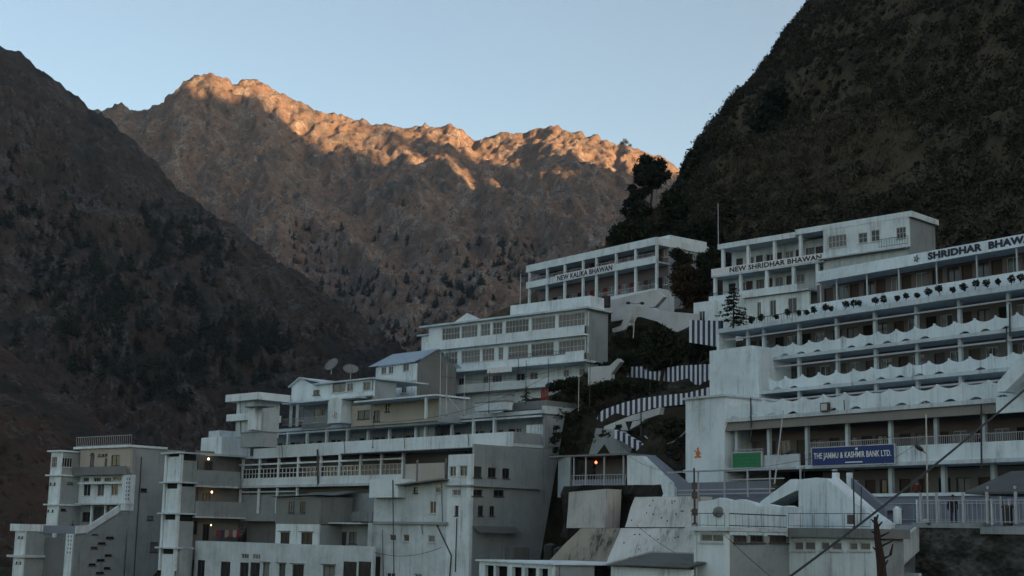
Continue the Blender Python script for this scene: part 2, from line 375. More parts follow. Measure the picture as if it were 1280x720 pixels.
def door(par, x0, x1, z0, z1, y, mat=None, side=None):
    g = MB(); h = MB(); mat = mat or WOOD
    g.box(x0, x1, y+.05, y+.10, z0, z1); k = .07
    g.box(x0-k, x0, y-.01, y+.10, z0, z1+k); g.box(x1, x1+k, y-.01, y+.10, z0, z1+k); g.box(x0, x1, y-.01, y+.10, z1, z1+k)
    o = g.build('door', mat, par); h.box(x1-.16, x1-.1, y+.0, y+.05, z0+1, z0+1.12); h.build('handle', STEEL, o); return o
def rail(par, x0, x1, z, y, h=.9, step=.25, mat=None, name='railing', r=.022, side=None, posts=True):
    g = MB(); n = max(2, int(abs(x1-x0)/step))
    g.bar((x0, y, z+h), (x1, y, z+h), r*1.3, None, 5); g.bar((x0, y, z+.1), (x1, y, z+.1), r, None, 5)
    for i in range(n+1):
        x = x0+(x1-x0)*i/n; g.bar((x, y, z+.02), (x, y, z+h), r*.8, None, 4)
    if side is not None: g.v = [(side, a_, c_) for a_, b_, c_ in g.v]
    return g.build(name, mat or IRON, par)
def text_mesh(txt, bold=.02):
    cu = bpy.data.curves.new('lettering', 'FONT'); cu.body = txt; cu.size = 1; cu.extrude = .02; cu.offset = bold; cu.space_character = 1.06
    cu.resolution_u = 3
    o = bpy.data.objects.new('lettering', cu); COL.objects.link(o); bpy.context.view_layer.update()
    me = bpy.data.meshes.new_from_object(o.evaluated_get(bpy.context.evaluated_depsgraph_get()))
    bpy.data.objects.remove(o); return me
def lettering(par, txt, x0, x1, z0, z1, y, mat, bold=.02, name='lettering', drop=0.0):
    me = text_mesh(txt, bold); xs = [v.co.x for v in me.vertices]; ys = [v.co.y for v in me.vertices]
    a, b_, c, d = min(xs), max(xs), min(ys), max(ys)
    for v in me.vertices:
        u = (v.co.x-a)/(b_-a); t = (v.co.y-c)/(d-c)
        v.co = (x0+(x1-x0)*u, y-.012-v.co.z*.5, z0+(z1-z0)*t+drop*u)
    me.materials.clear(); me.materials.append(mat)
    o = bpy.data.objects.new(name, me); COL.objects.link(o); o.parent = par; return o
def scallop(g, xs, z0, z1, y0, y1, sag=.22, arch=True, gap=.05):
    for i, (a, b_) in enumerate(zip(xs, xs[1:])):
        a += gap; w_ = b_-a; sag_ = sag; sag = sag*rnd.uniform(.75, 1.25); pts = [(a, z0)]
        if arch and rnd.random() < .8:
            for k in range(9):
                t = k/8; pts.append((a+w_*(.24+.5*t), z0+.035+.15*math.sin(math.pi*t)))
            pts = [(a, z0), (a+w_*.24, z0)] + pts[1:] + [(a+w_*.74, z0)]
        pts.append((b_, z0))
        for k in range(11):
            t = 1-k/10; s_ = z1-sag*math.sin(math.pi*t)**.8; pts.append((a+w_*t, s_))
        # split into quads column-wise so that the concave outline stays clean
        cols = 16
        for k in range(cols):
            t0, t1 = k/cols, (k+1)/cols
            def lo(t): 
                return z0 + ((.035+.15*math.sin(math.pi*(t-.24)/.5)) if (len(pts) > 14 and .24 <= t <= .74) else 0)
            def hi(t): return z1-sag*math.sin(math.pi*t)**.8
            g.prism([(a+w_*t0, lo(t0)), (a+w_*t1, lo(t1)), (a+w_*t1, hi(t1)), (a+w_*t0, hi(t0))], y0, y1)
        sag = sag_
        g.box(a-gap*1.2-.05, a-.004, y0-.03, y1+.03, z0-.02, z1+rnd.uniform(.02, .09))
def spread(a, b, n): return [a+(b-a)*i/n for i in range(n+1)]
# ---------------------------------------------------------------- the long terraced hotel at right
S = Frame(1080, 581.2, 95, 35.5)
sh = S.thing('hotel_building', 'long white terraced hotel with scalloped balconies and SHRIDHAR BHAWAN lettering along its roof', 'hotel')
SR = 24.0                                          # runs on past the right edge of the picture
z5, z4, z3, z2, z1 = 3.53, 6.41, 9.30, 12.19, 15.73
y5, y4, y3, y2, y1 = 0.0, 7.0, 8.5, 9.0, 11.0
# --- solid walls, floor by floor, with door and window openings
def verandah_wall(x0, x1, zf, zc, y, mat, seed, name='back_wall', par=sh, step=3.1, sill=.9, hi=2.05):
    r_ = random.Random(seed); holes = []; x = x0+.5
    while x < x1-2.2:
        a = x+r_.uniform(.1, .35)
        holes.append(('d', a, a+.95, zf+.02, zf+hi)); b_ = a+1.25+r_.uniform(0, .2)
        if b_+1.1 < x1: holes.append(('w', b_, b_+1.1, zf+sill, zf+hi))
        x += step
    MB().wall(x0, x1, zf, zc, y, y+.2, [h[1:] for h in holes]).build(name, mat, par)
    for h in holes:
        if h[0] == 'd': door(par, h[1]+.05, h[2]-.05, h[3], h[4]-.06, y+.05, r_.choice([WOOD, WOOD, DARK, FRAME_D]))
        else: win(par, h[1], h[2], h[3], h[4], y, 2, 1, fm=r_.choice([FRAME, FRAME_D, FRAME]), pm=r_.choice([GLASS, GLASS, CURT]))
verandah_wall(S.s(912, 545, 2.4), SR, .12, z5, 2.4, PINK, 1)
verandah_wall(-17, SR, z5+.3, z4, 9.6, BEIGE, 2)
verandah_wall(-18.5, SR, z4+.3, z3, 10.6, BEIGE, 3)
verandah_wall(-22.5, SR, z3+.3, z2, 11.2, BEIGE, 4)
verandah_wall(-15.5, SR, z2+.3, z1+.2, 12.9, PINK, 5, step=2.7, sill=1.4, hi=3.05)
verandah_wall(-6, SR, -2.9, -.2, 2.6, BEIGE, 6)
g = MB(); g.box(-17, SR, 9.9, 19, z5+.3, z4); g.box(-22, SR, 11.6, 20, z4, z2); g.box(-15, SR, 14, 20, z2, z1); g.box(-8, SR, 3.2, 18, -6, z5-.1)
g.build('core', DARK, sh)
# --- slabs
g = MB()
g.box(S.s(857, 590), SR, -.25, 2.6, -.14, .10)                        # ledge under the signs
g.box(S.s(907, 527), SR, -.15, 9.8, z5, z5+.28)
g.box(S.s(952, 449, y4)-.6, SR, y4-.1, 10.8, z4, z4+.26)
g.box(S.s(951.7, 449, y3)-.3, SR, y3-.1, 11.4, z3, z3+.26)
g.box(S.s(902, 415.8, y2), SR, y2-.5, 13.8, z2, z2+.20); g.box(S.s(902, 415.8, y2), SR, y2-.5, y2-.38, z2+.2, z2+.38)
g.build('floor_slab', W2, sh)
# --- columns (one mesh each)
def cols(pxs, yref, off, za, zb, wdt=.26, yo=.25):
    for px in pxs:
        s_ = S.s(px, yref, off); MB().box(s_-wdt/2, s_+wdt/2, off+yo, off+yo+wdt, za, zb).build('column', W2, sh)
cols([917, 957, 1004.5, 1055, 1109, 1166, 1226, 1290, 1356], 535, y5, .10, z5)
cols([951, 995, 1043, 1091, 1143, 1197, 1258, 1320], 465, y4, z4-2.6, z4)
cols([951, 995, 1043, 1091, 1143, 1197, 1258, 1320], 440, y3, z4+.26, z3)
cols([931, 951, 995, 1042, 1090, 1142, 1196, 1258, 1320], 400, y2, z3+.26, z2)
cols([1100, 1166, 1228, 1296], 590, y5, -2.9, -.14, .3, 1.0)
for px in (1023, 1043, 1081, 1121, 1168.5, 1219, 1269.5, 1325):
    s_ = S.s(px, 345, y1); MB().box(s_-.05, s_+.05, y1+.2, y1+.3, z2+.2, z1).build('column', W2, sh)
MB().box(S.s(902.5, 410, y2)-.25, S.s(902.5, 410, y2)+.05, y2-.4, y2+1.6, z3-.3, z2).build('pier', W1, sh)
# --- the thin horizontal sun-screen beams
g = MB()
for off, zz, xl in ((y4, z4, 958), (y3, z3, 955), (y2, z2, 905)):
    a = S.s(xl, 460, off); g.box(a, SR, off+.02, off+.12, zz-.62, zz-.50)
g.build('screen_beam', RAIL_W, sh)
# --- scalloped balcony parapets
def parapet(pxl, yref, off, zb, n_at, h=1.0, sag=.24):
    a = S.s(pxl, yref, off); xs = [a]
    while xs[-1] < SR: xs.append(xs[-1]+n_at)
    g = MB(); scallop(g, xs, zb+.0, zb+h, off, off+.12, sag); g.build('parapet', W1, sh)
parapet(907, 520, y5-.1, z5+.28, 1.93, 1.12)
parapet(962, 485, y4-.05, z4+.26, 1.72, .95)
parapet(952, 440, y3-.05, z3+.26, 1.72, .95)
# --- awning below the third balcony
g = MB(); x = S.s(909, 530); n = 170; dx = (SR-x)/n
for i in range(n):
    a, b_ = x+i*dx, x+(i+.55)*dx
    g.add([(a, .02, z5-.02), (b_, .02, z5-.02), (b_, -.30, z5-.68), (a, -.30, z5-.68), (a, .05, z5-.02), (b_, .05, z5-.02), (b_, -.27, z5-.68), (a, -.27, z5-.68)], [(0, 3, 2, 1), (4, 5, 6, 7), (3, 7, 6, 2)])
    a, b_ = x+(i+.5)*dx, x+(i+1.05)*dx
    g.add([(a, .045, z5-.02), (b_, .045, z5-.02), (b_, -.275, z5-.65), (a, -.275, z5-.65)], [(0, 3, 2, 1)])
g.build('awning', AWN, sh)
# --- low parapet of the bank floor, balcony rail
MB().wall(S.s(937, 575), S.s(1000, 575), .10, .95, -.1, .05).build('parapet', W2, sh)
MB().wall(S.s(1117, 560), SR, .10, 1.15, -.1, .05).build('parapet', W1, sh)
rail(sh, S.s(916, 560), S.s(952, 560), .9, .15, .55, .16, RAIL_W); rail(sh, S.s(1003, 560), SR, .95, .3, .75, .16, RAIL_W)
rail(sh, S.s(1125, 600), SR, -2.7, .9, .8, .2, RAIL_W)
# --- plinth terrace below
MB().box(S.s(1128, 612), SR, -.3, 2.6, -3.25, -2.75).build('floor_slab', W1, sh)
# --- planter wall of the upper terrace
g = MB(); a = S.s(905, 415, y2)
g.prismx([(y2+.55, z2+.2), (y2+.9, z2+1.55), (y2+1.05, z2+1.55), (y2+.75, z2+.2)], S.s(1010, 372, y2+.7), SR)
g.build('planter_wall', W1, sh)
rail(sh, a+.3, S.s(1010, 372, y2+.7), z2+.2, y2+.5, .85, .3, IRON)
# --- top roof with its lettered fascia
g = MB(); rl = S.s(1020, 345, y1)
g.prismx([(y1-.05, z1), (y1+.12, z1+.92), (y1+.3, z1+.92), (y1+4.5, z1+.7), (y1+4.5, z1)], rl, SR); g.build('roof', W1, sh)
def yy(t): return y1-.05
tb = z1+.16
fas = lettering(sh, 'SHRIDHAR  BHAWAN', S.s(1160, 322, y1), S.s(1301, 300, y1), z1+.2, z1+.78, y1-.0, LETTER_DARK, .05, 'lettering')
em = MB(); sx = S.s(1146, 326, y1)
for k in range(5): em.bar((sx+.55*math.cos(k*1.257)*.5, y1-.06, z1+.47+.30*math.sin(k*1.257)), (sx+.27*math.cos(k*1.257+2.5), y1-.06, z1+.47+.30*math.sin(k*1.257+2.5)), .022, None, 4)
em.build('emblem', LETTER_DARK, sh)
# --- stair tower blocks at its left end
a, b_ = S.s(857, 545, -.3), S.s(906, 545, -.3); zt = S.z(880, 498, -.3)
g = MB(); g.box(a, b_, -.3, 6.6, -2.5, zt); g.build('stair_tower', W1, sh)
MB().box(a-.15, b_+.2, -.55, 6.7, zt, zt+.16).build('roof_slab', W2, sh)
a2, b2 = S.s(887, 465, 6.7), S.s(940, 465, 6.7); zt2 = S.z(915, 435, 6.7)
g = MB(); g.box(a2, b2, 6.7, 10.5, z5-3, zt2); g.box(b2, S.s(948, 465, 6.7), 6.75, 10.5, z5-3, zt2-.25); g.build('stair_tower', W1, sh)
# orange emblem on the lower tower
g = MB(); ex, ez = S.at(872.5, 567, -.3)
g.lump((ex, -.31, ez), .22, .03, .28, 10, 6); g.lump((ex, -.31, ez+.36), .12, .03, .13, 8, 5); g.box(ex-.36, ex+.36, -.34, -.302, ez-.32, ez-.2)
g.bar((ex-.15, -.32, ez+.1), (ex-.38, -.32, ez+.26), .04); g.bar((ex+.15, -.32, ez+.1), (ex+.38, -.32, ez-.02), .04); g.build('emblem', ORANGE, sh)
# --- white flight of stairs climbing across the right end
g = MB(); a = S.at(1246, 490, -1.6); c = S.at(1300, 440, -1.6)
g.prism([(a[0], a[1]), (a[0]+.6, a[1]), (c[0]+.4, c[1]), (c[0]+.4, c[1]+1.1), (c[0], c[1]+1.1), (a[0], a[1]+.5)], -1.6, -.4); g.build('outer_stair', W1, sh)
g = MB(); a = S.at(1247, 497, -.3); g.box(a[0], a[0]+4, -.5, -.3, a[1]-1.0, a[1]); g.build('outer_stair', W1, sh)
# --- sign boards hung on the parapet
def board(name, label, p0, p1, y, mat, group=None):
    s0, za = S.at(*p0, y); s1, zb = S.at(*p1, y); t = S.thing(name, label, 'sign', group, ((s0+s1)/2, y, min(za, zb)))
    return t, (s1-s0), abs(zb-za)
def sign(label, x0, x1, yt, yb, off, mat, name='signboard', frame=FRAME):
    s0, s1 = S.s(x0, (yt+yb)/2, off), S.s(x1, (yt+yb)/2, off); zb, zt_ = S.z((x0+x1)/2, yb, off), S.z((x0+x1)/2, yt, off)
    t = S.thing(name, label, 'sign', None, ((s0+s1)/2, off, zb)); w_ = s1-s0; h = zt_-zb
    MB().box(-w_/2, w_/2, 0, .08, 0, h).build('panel', mat, t)
    g = MB(); k = .06
    g.box(-w_/2-k, w_/2+k, -.03, .08, h, h+k); g.box(-w_/2-k, w_/2+k, -.03, .08, -k, 0); g.box(-w_/2-k, -w_/2, -.03, .08, 0, h); g.box(w_/2, w_/2+k, -.03, .08, 0, h)
    g.build('frame', frame, t); return t, w_, h
t, w_, h = sign('long blue bank signboard with white lettering on the hotel balcony', 1015, 1118, 558, 580.5, -.35, SIGN_BLUE)
lettering(t, 'THE JAMMU & KASHMIR BANK LTD.', -w_/2+.18, w_/2-.25, h*.28, h*.72, 0, LETTER_WHITE, .012)
em = MB(); em.lump((.42, -.02, h*.86), .12, .02, .1, 8, 5); em.build('emblem', LETTER_WHITE, t)
em = MB(); em.box(-.6, .9, -.012, -.002, h*.1, h*.16); em.build('underline', LETTER_WHITE, t)
t, w_, h = sign('small green signboard on the balcony beside the white stair tower', 915.5, 951.5, 566, 584.5, -.3, SIGN_GREEN)
g = MB(); r_ = random.Random(3)
for j in range(3):
    x = -w_/2+.25
    while x < w_/2-.4: k = r_.uniform(.1, .3); g.box(x, x+k, -.008, -.001, h*(.22+.25*j), h*(.30+.25*j)); x += k+.08
g.build('faded_marks', plain('faded_green', (.03, .15, .07), .7), t)
# --- air conditioner in the third balcony
s_, z_ = S.at(1030, 509, -.35)
t = S.thing('air_conditioner', 'square window air conditioner set in the scalloped balcony above the bank sign', 'air conditioner', None, (s_, -.35, z_-.3))
MB().box(-.36, .36, 0, .5, 0, .62).build('casing', FRAME_D, t); MB().box(-.27, .27, -.02, -.002, .08, .54).build('grille', STEEL, t)
# --- potted plants along the upper terrace
LEAF_D = plain('pot_plant_leaf', (.018, .026, .016), .8)
POT = plain('clay_pot', (.16, .12, .10), .8)
pl = [(1000.0, 0), (1008, 0), (1019, 1), (1031, 1), (1038.5, 0), (1056, 1), (1066, 1), (1075.5, 0), (1094.5, 1), (1105, 1), (1120, 0), (1132.5, 0), (1147, 0), (1160, 1), (1175, 1), (1190, 0), (1206, 1), (1218.5, 1), (1235, 1), (1250, 0), (1264, 1), (1275, 1), (984, 1), (969, 0), (951, 1), (940, 1), (938, 0)]
for i, (px, big) in enumerate(pl):
    yl = 416-(px-900)*.139-5; s_ = S.s(px, yl, y2-.05); hh = .72+.18*big+rnd.uniform(-.1, .1)
    t = S.thing('potted_plant', '', 'plant', 'small potted plants along the terrace ledge', (s_, y2-.05, z2+.2))
    g = MB(); g.bar((0, 0, 0), (0, 0, .22), .09, .13, 8); g.build('pot', POT, t)
    g = MB(); lean = rnd.uniform(-.14, .14); g.bar((0, 0, .2), (lean, 0, hh*.6), .025, .02, 5); r_ = .21+.07*big
    for k in range(110):
        d = Vector((rnd.gauss(0, 1), rnd.gauss(0, .7), rnd.gauss(0, .8))); d = d.normalized()*r_*rnd.uniform(.4, 1.05)
        c = Vector((lean, 0, hh*.8)) + d; a1 = Vector((rnd.gauss(0, 1), rnd.gauss(0, 1), rnd.gauss(0, 1))).normalized()*.10; a2_ = d.orthogonal().normalized()*.07
        g.add([c-a1, c+a2_, c+a1, c-a2_], [(0, 1, 2, 3)])
    g.build('crown', LEAF_D, t)
    t['label'] = 'small round topped potted plant on the white ledge under the SHRIDHAR BHAWAN roof'
# ---------------------------------------------------------------- small white hotel behind, NEW SHRIDHAR BHAWAN
E_ = Frame(901.4, 305.7, 160, 44.5)
eh = E_.thing('hotel_building', 'white hotel with NEW SHRIDHAR BHAWAN sign above the long terraced hotel', 'hotel')
e0, e1, e2, e3 = E_.s(901.4, 306), E_.s(997, 290), E_.s(1031, 300), E_.s(1139, 268)
zt = 0.0; zb = E_.z(902, 312); zm = E_.z(960, 331); zm2 = E_.z(960, 337); zl = E_.z(960, 368)
zt2 = E_.z(1000, 287)
g = MB(); g.box(e0-.3, e1-.102, -.3, 9, zb, zt); g.box(e1-.1, e3+.2, -.32, 5.4, zt2-.6, zt2); g.build('roof', W1, eh)
zb2 = zt2-.6
verd = lambda a, b_, za, zc, y, m, sd: verandah_wall(a, b_, za, zc, y, m, sd, par=eh, step=2.7)
verd(e0+.1, e2-.02, zm2+.2, zb, 1.9, W2, 21)
verd(e0-1.2, E_.s(1012, 345), zl+.2, zm2-.12, 1.9, W2, 22)
MB().box(e0+.1, e2+8.5, 2.2, 8, zl-6, zb-.02).build('core', W3, eh)
g = MB(); g.box(E_.s(891, 338), e2, -.3, 2, zm2-.1, zm2+.12); g.box(E_.s(893, 372), E_.s(1012, 350), -.3, 2, zl-.1, zl+.1); g.build('floor_slab', W2, eh)
g = MB(); g.wall(E_.s(891, 338), e2-.02, zm2+.122, zm+.38, -.3, -.18); g.build('parapet', STRIPE_W, eh)
lettering(eh, 'NEW SHRIDHAR BHAWAN', E_.s(912, 336, -.3), E_.s(1027, 318, -.3), zm2+.22, zm+.26, -.3, LETTER_DARK, .03)
MB().wall(E_.s(926, 366), E_.s(998, 355), zl-.12, zl+.72, -.31, -.2).build('parapet', W1, eh)
for px, y_ in ((904, 320), (935.5, 315), (968.5, 310), (1001, 305)): s_ = E_.s(px, y_); MB().box(s_-.17, s_+.17, -.15, .2, zm2+.12, zb2 if px > 1000 else zb).build('column', W1, eh)
for px, y_ in ((894, 352), (926, 348), (958.7, 345), (992, 340), (1022, 335)): s_ = E_.s(px, y_); MB().box(s_-.17, s_+.17, -.15, .2, zl+.1, zm2-.1).build('column', W1, eh)
rail(eh, E_.s(891, 350), E_.s(926, 347), zl+.1, -.2, .8, .22, IRON); rail(eh, E_.s(998, 345), E_.s(1024, 342), zl+.1, -.2, .8, .22, RAIL_W)
# closed right half with windows
zk = E_.z(1060, 319.5)
hs = []
for a, b_, c, d, nx in ((1035, 1058, 294, 309, 5), (1073, 1084, 291, 303.5, 2), (1089, 1099.5, 287.5, 301.5, 2), (1120.5, 1132.5, 284, 298, 3)):
    x0, x1 = E_.s(a, 300, -.28), E_.s(b_, 297, -.28); z1_, z0_ = E_.z((a+b_)/2, c, -.28), E_.z((a+b_)/2, d, -.28); hs.append((x0, x1, z0_, z1_))
    win(eh, x0, x1, z0_, z1_, -.28, nx, 2, fm=FRAME, pm=GLASS if nx < 5 else CURT)
MB().wall(e2, e3-.15, zk, zb2, -.28, -.06, hs).build('wall', W1, eh)
MB().wallx(-.06, 5.2, zk-7, zb2, e3-.37, e3-.15).build('wall', W3, eh)
MB().box(e2-.3, e3-.5, .1, 4.9, zk-7, zk-.02).build('base', W2, eh)
rail(eh, E_.s(1102, 300), e3-.2, zk+.2, -.55, .9, .3, IRON)
MB().box(E_.s(1026, 324), E_.s(1136, 312), -.75, -.3, zk-.14, zk).build('floor_slab', W2, eh)
# lower storey and the white block stepping down on the left
zq = E_.z(960, 398)
hs = []
for a, b_ in ((946, 951), (962, 970), (985, 996)):
    hs.append((E_.s(a, 385, .2), E_.s(b_, 383, .2), zq+.3, zl-.7))
for h in hs: win(eh, *h, .2, 2, 1)
MB().wall(E_.s(918, 385, .2), E_.s(1012, 380, .2), zq-2, zl-.14, .2, .45, hs).build('wall', W1, eh)
x0, x1 = E_.s(886, 385, -1.5), E_.s(921, 385, -1.5); MB().box(x0, x1, -1.5, 3, zq-2.5, E_.z(900, 369, -1.5)).build('wall', W1, eh)
x0, x1 = E_.s(867, 395, -2.5), E_.s(894, 392, -2.5); zz = E_.z(880, 377, -2.5)
hh = (E_.s(873.5, 395, -2.5), E_.s(881, 395, -2.5), E_.z(877, 404, -2.5), E_.z(877, 389, -2.5))
g = MB(); g.wall(x0, x1, zq-3, zz, -2.5, -2.2, [hh]); g.box(x0, x1, -2.0, 2, zq-3, zz-.02); g.build('wall', W1, eh); win(eh, *hh, -2.5, 2, 1)

# ---------------------------------------------------------------- NEW KALIKA BHAWAN on the slope below the tall pine
D_ = Frame(822.2, 296.2, 180, 37.5)
dh = D_.thing('hotel_building', 'two storey white gallery hotel below the tall pine, NEW KALIKA BHAWAN on its parapet', 'hotel')
d0 = D_.s(658.8, 332); zr = 0.0; zrb = D_.z(780, 314.8); zu = D_.z(780, 336.5); zut = D_.z(780, 329.5); zd = D_.z(780, 368.5)
g = MB(); g.box(d0, 0, -.2, 9.5, zrb, zr); g.box(-4, -.3, 2.5, 9.4, zr, zr+.7); g.build('roof', W1, dh)
g = MB(); g.box(d0+.2, -.1, -.15, 2.2, zu, zu+.22); g.box(d0-1.5, .4, -.4, 2.2, zd-.25, zd); g.build('floor_slab', W2, dh)
MB().wall(d0+.2, -.1, zu-.06, zut+.1, -.27, -.15).build('parapet', W1, dh)
x0, x1 = D_.s(694, 360, -.27), D_.s(768, 343, -.27)
MB().wall(x0, x1, zu-.03, zut+.25, -.31, -.272).build('sign_panel', STRIPE_W, dh)
lettering(dh, 'NEW KALIKA BHAWAN', x0+.5, x1-.4, zu+.12, zut+.1, -.315, BLUE, .03)
def cabin_wall(x0, x1, zf, zc, y, seed, par=dh):
    r_ = random.Random(seed); hs = []; x = x0+.4
    while x < x1-2:
        hs.append((x+.2, x+1.1, zf+.02, zf+2.0)); hs.append((x+1.35, x+2.3, zf+.9, zf+2.0)); x += 2.75
    MB().wall(x0, x1, zf, zc, y, y+.2, hs).build('back_wall', PINK, par)
    for i, h in enumerate(hs):
        if i % 2 == 0: door(par, h[0]+.05, h[1]-.05, h[2], h[3]-.06, y+.05, r_.choice([WOOD, DARK, RED]))
        else: win(par, *h, y, 2, 1, fm=r_.choice([FRAME, FRAME_D]), pm=r_.choice([GLASS, CURT]))
cabin_wall(d0+.2, -.3, zu+.22, zrb, 2.1, 31); cabin_wall(d0+.2, -.3, zd, zu, 2.1, 32)
for px in (662, 684, 706, 728.8, 745.5, 770.1, 794.4, 820.6):
    s_ = D_.s(px, 340); MB().box(s_-.16, s_+.16, -.1, .2, zu+.22, zrb).build('column', W1, dh); MB().box(s_-.16, s_+.16, -.1, .2, zd, zu).build('column', W1, dh)
for i, (a, b_) in enumerate(((663, 683), (685, 705), (707, 728), (747, 769), (771, 793), (796, 819))):
    rail(dh, D_.s(a, 372), D_.s(b_, 372), zd, -.05, .75, .25, RAIL_W); rail(dh, D_.s(a, 340), D_.s(b_, 340), zut+.1, -.2, .5, .25, RAIL_W)
yb, _ = D_.side(872, 320, -.15); yb = min(max(yb, 5), 13)
hh = [(.6, 1.9, zu+.9, zrb-.3)]
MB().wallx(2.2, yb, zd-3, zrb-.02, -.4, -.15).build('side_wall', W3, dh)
MB().box(d0+.3, -.45, 2.35, yb-.2, zd-3, zrb-.01).build('core', W3, dh)
MB().box(d0-1, D_.s(822, 372, -1), -1.1, 2.0, zd-6, zd-.27).build('base', W1, dh)

# ---------------------------------------------------------------- three storey hotel in the middle
Cf = Frame(734.8, 384, 158, 47.5)
ch = Cf.thing('hotel_building', 'three storey white hotel with rows of wide windows in the middle of the slope', 'hotel')
c0 = Cf.s(536, 415); zr = 0.0
z = lambda x, y, o=0.0: Cf.z(x, y, o)
za0, za1 = z(700, 421), z(700, 411)                # sill band of the upper floor
zb0, zb1 = z(700, 453), z(700, 444)
zc0 = z(700, 481)
yC, _ = Cf.side(760, 410, 0)
g = MB(); g.box(Cf.s(530, 410)-.2, .5, -.7, yC+.3, -.22, 0); g.build('roof', W2, ch)
g = MB(); x0 = Cf.s(638, 382, 1.2); x1 = Cf.s(733, 369, 1.2); h = Cf.z(690, 375.5, 1.2)
g.box(x0, x1+.6, 1.2, 1.4, 0, h); g.box(x1+.4, x1+.6, 1.4, yC, 0, h); g.box(x0, x1+.4, 1.4, yC, 0, h*.8); g.build('parapet', W1, ch)
pcx = Cf.s(584, 400, -.4); g = MB(); g.prism([(pcx-2.2, 0), (pcx+2.2, 0), (pcx, .95)], -.5, -.2); g.build('gable', W1, ch)
def strip(pairs, za, zc, yref, zlo, zhi, off=0.0, nx=4):
    hs = []
    for a, b_ in pairs:
        x0, x1 = Cf.s(a, yref, off), Cf.s(b_, yref, off); hs.append((x0, x1, zlo, zhi))
        win(ch, x0, x1, zlo, zhi, off, max(2, int((x1-x0)/.5)), 2, fm=FRAME, pm=rnd.choice([CURT, CURT, GLASS]), fr=.07)
    MB().wall(c0, 0, za, zc, off, off+.25, hs).build('wall', W1, ch)
strip([(553, 575), (577, 597), (601, 613), (616, 628), (632, 661), (664.5, 694), (698, 731)], za1, -.22, 400, za1+.12, -.5)
strip([(540, 555), (557, 572), (577, 600), (603, 618), (623, 629), (635, 660), (664, 692), (698, 731)], zb1, za0-.2, 435, zb1+.12, za0-.5)
strip([(540, 546), (551, 556), (563, 569), (573, 580), (604, 610), (615, 627), (645, 656), (662, 672), (704, 711), (723, 731)], zc0, zb0-.25, 470, zc0+.25, zb0-.65, 1.6)
g = MB(); g.box(c0-.3, .05, -.75, -.6, za0, za1); g.box(c0-.3, .05, -.75, .25, za0-.2, za0-.002); g.build('balcony', W1, ch)
g = MB(); g.box(c0-.4, Cf.s(712, 445), -.7, -.6, zb0, zb1-.1); g.box(Cf.s(712, 445), .05, -.75, -.6, zb0, zb1+.2); g.box(c0-.6, .3, -1.0, 1.85, zb0-.25, zb0-.002); g.build('balcony', W1, ch)
rail(ch, Cf.s(640, 450), Cf.s(711, 445), zb1-.1, -.65, .5, .25, IRON)
g = MB(); g.box(c0-.6, .3, -1.0, 1.85, zc0-.25, zc0-.002); g.box(c0-.6, .2, -.95, -.8, zc0, zc0+.75); g.build('balcony', W2, ch)
MB().wall(c0, Cf.s(735, 490, .6), zc0-4, zc0-.255, .6, .9).build('base', W1, ch)
MB().wallx(0, yC, zc0-4, -.225, -.25, -.003).build('side_wall', W3, ch)
MB().box(c0+.1, -.3, 1.9, yC-.1, zc0-4, -.23).build('core', CURT, ch)
x0, x1 = Cf.s(527, 425, .3), Cf.s(537, 425, .3); MB().box(x0, x1, .3, 4, zb0, Cf.z(530, 420, .3)).build('annexe', W1, ch); MB().box(x0-.5, x1, -.1, 4.2, Cf.z(530, 420, .3), Cf.z(530, 418.5, .3)).build('annexe_roof', W2, ch)
bx0, bx1 = Cf.s(609, 470, -1.02), Cf.s(640, 466, -1.02)
MB().box(bx0, bx1, -1.08, -1.02, zb0-.75, zb0-.1).build('signboard', STRIPE_W, ch)

# ---------------------------------------------------------------- blue roofed house
Ff = Frame(516.7, 453, 165, 44)
fh = Ff.thing('small_house', 'two storey house with pale blue tin gable roof beside the three storey hotel', 'house')
f0 = Ff.s(470, 457); zr_, = (Ff.z(530, 438.5, 3.2),)
zeL = 0.0; zb_ = Ff.z(490, 500)
g = MB(); L0, L1 = f0-.8, .9
n = 44
for i in range(n):                                 # corrugated slopes
    a, b_ = L0+(L1-L0)*i/n, L0+(L1-L0)*(i+.6)/n; c = L0+(L1-L0)*(i+1)/n
    for u, v_, d in ((a, b_, .05), (b_, c, .0)):
        g.add([(u, -.6, -.1+d), (v_, -.6, -.1+d), (v_, 3.2, zr_+d), (u, 3.2, zr_+d)], [(0, 1, 2, 3)]); g.add([(u, 3.2, zr_+d), (v_, 3.2, zr_+d), (v_, 7, -.1+d), (u, 7, -.1+d)], [(0, 1, 2, 3)])
g.build('roof', TIN_BLUE, fh)
hs = []
for a, b_, c, d in ((476.5, 483, 459, 467.5), (485.5, 491.5, 458, 467), (503.5, 511, 454.5, 464), (502, 508.5, 481, 491)):
    h = (Ff.s(a, 462), Ff.s(b_, 462), Ff.z((a+b_)/2, d), Ff.z((a+b_)/2, c)); hs.append(h); win(fh, *h, 0, 2, 1, hood=True)
MB().wall(f0, .5, zb_-3, -.12, 0, .25, hs).build('wall', W1, fh)
g = MB(); g.prismx([(.27, zb_-3), (6.4, zb_-3), (6.4, -.1), (3.2, zr_-.1), (.27, -.1)], f0-.0, f0+.25); g.build('gable_wall', W1, fh)
g = MB(); g.prismx([(.27, zb_-3), (6.4, zb_-3), (6.4, -.1), (3.2, zr_-.1), (.27, -.1)], .26, .5); g.build('gable_wall', W4, fh)
g = MB(); g.box(f0-.5, .7, -.25, -.02, zb_*.52, zb_*.52+.12); g.build('ledge', W2, fh)

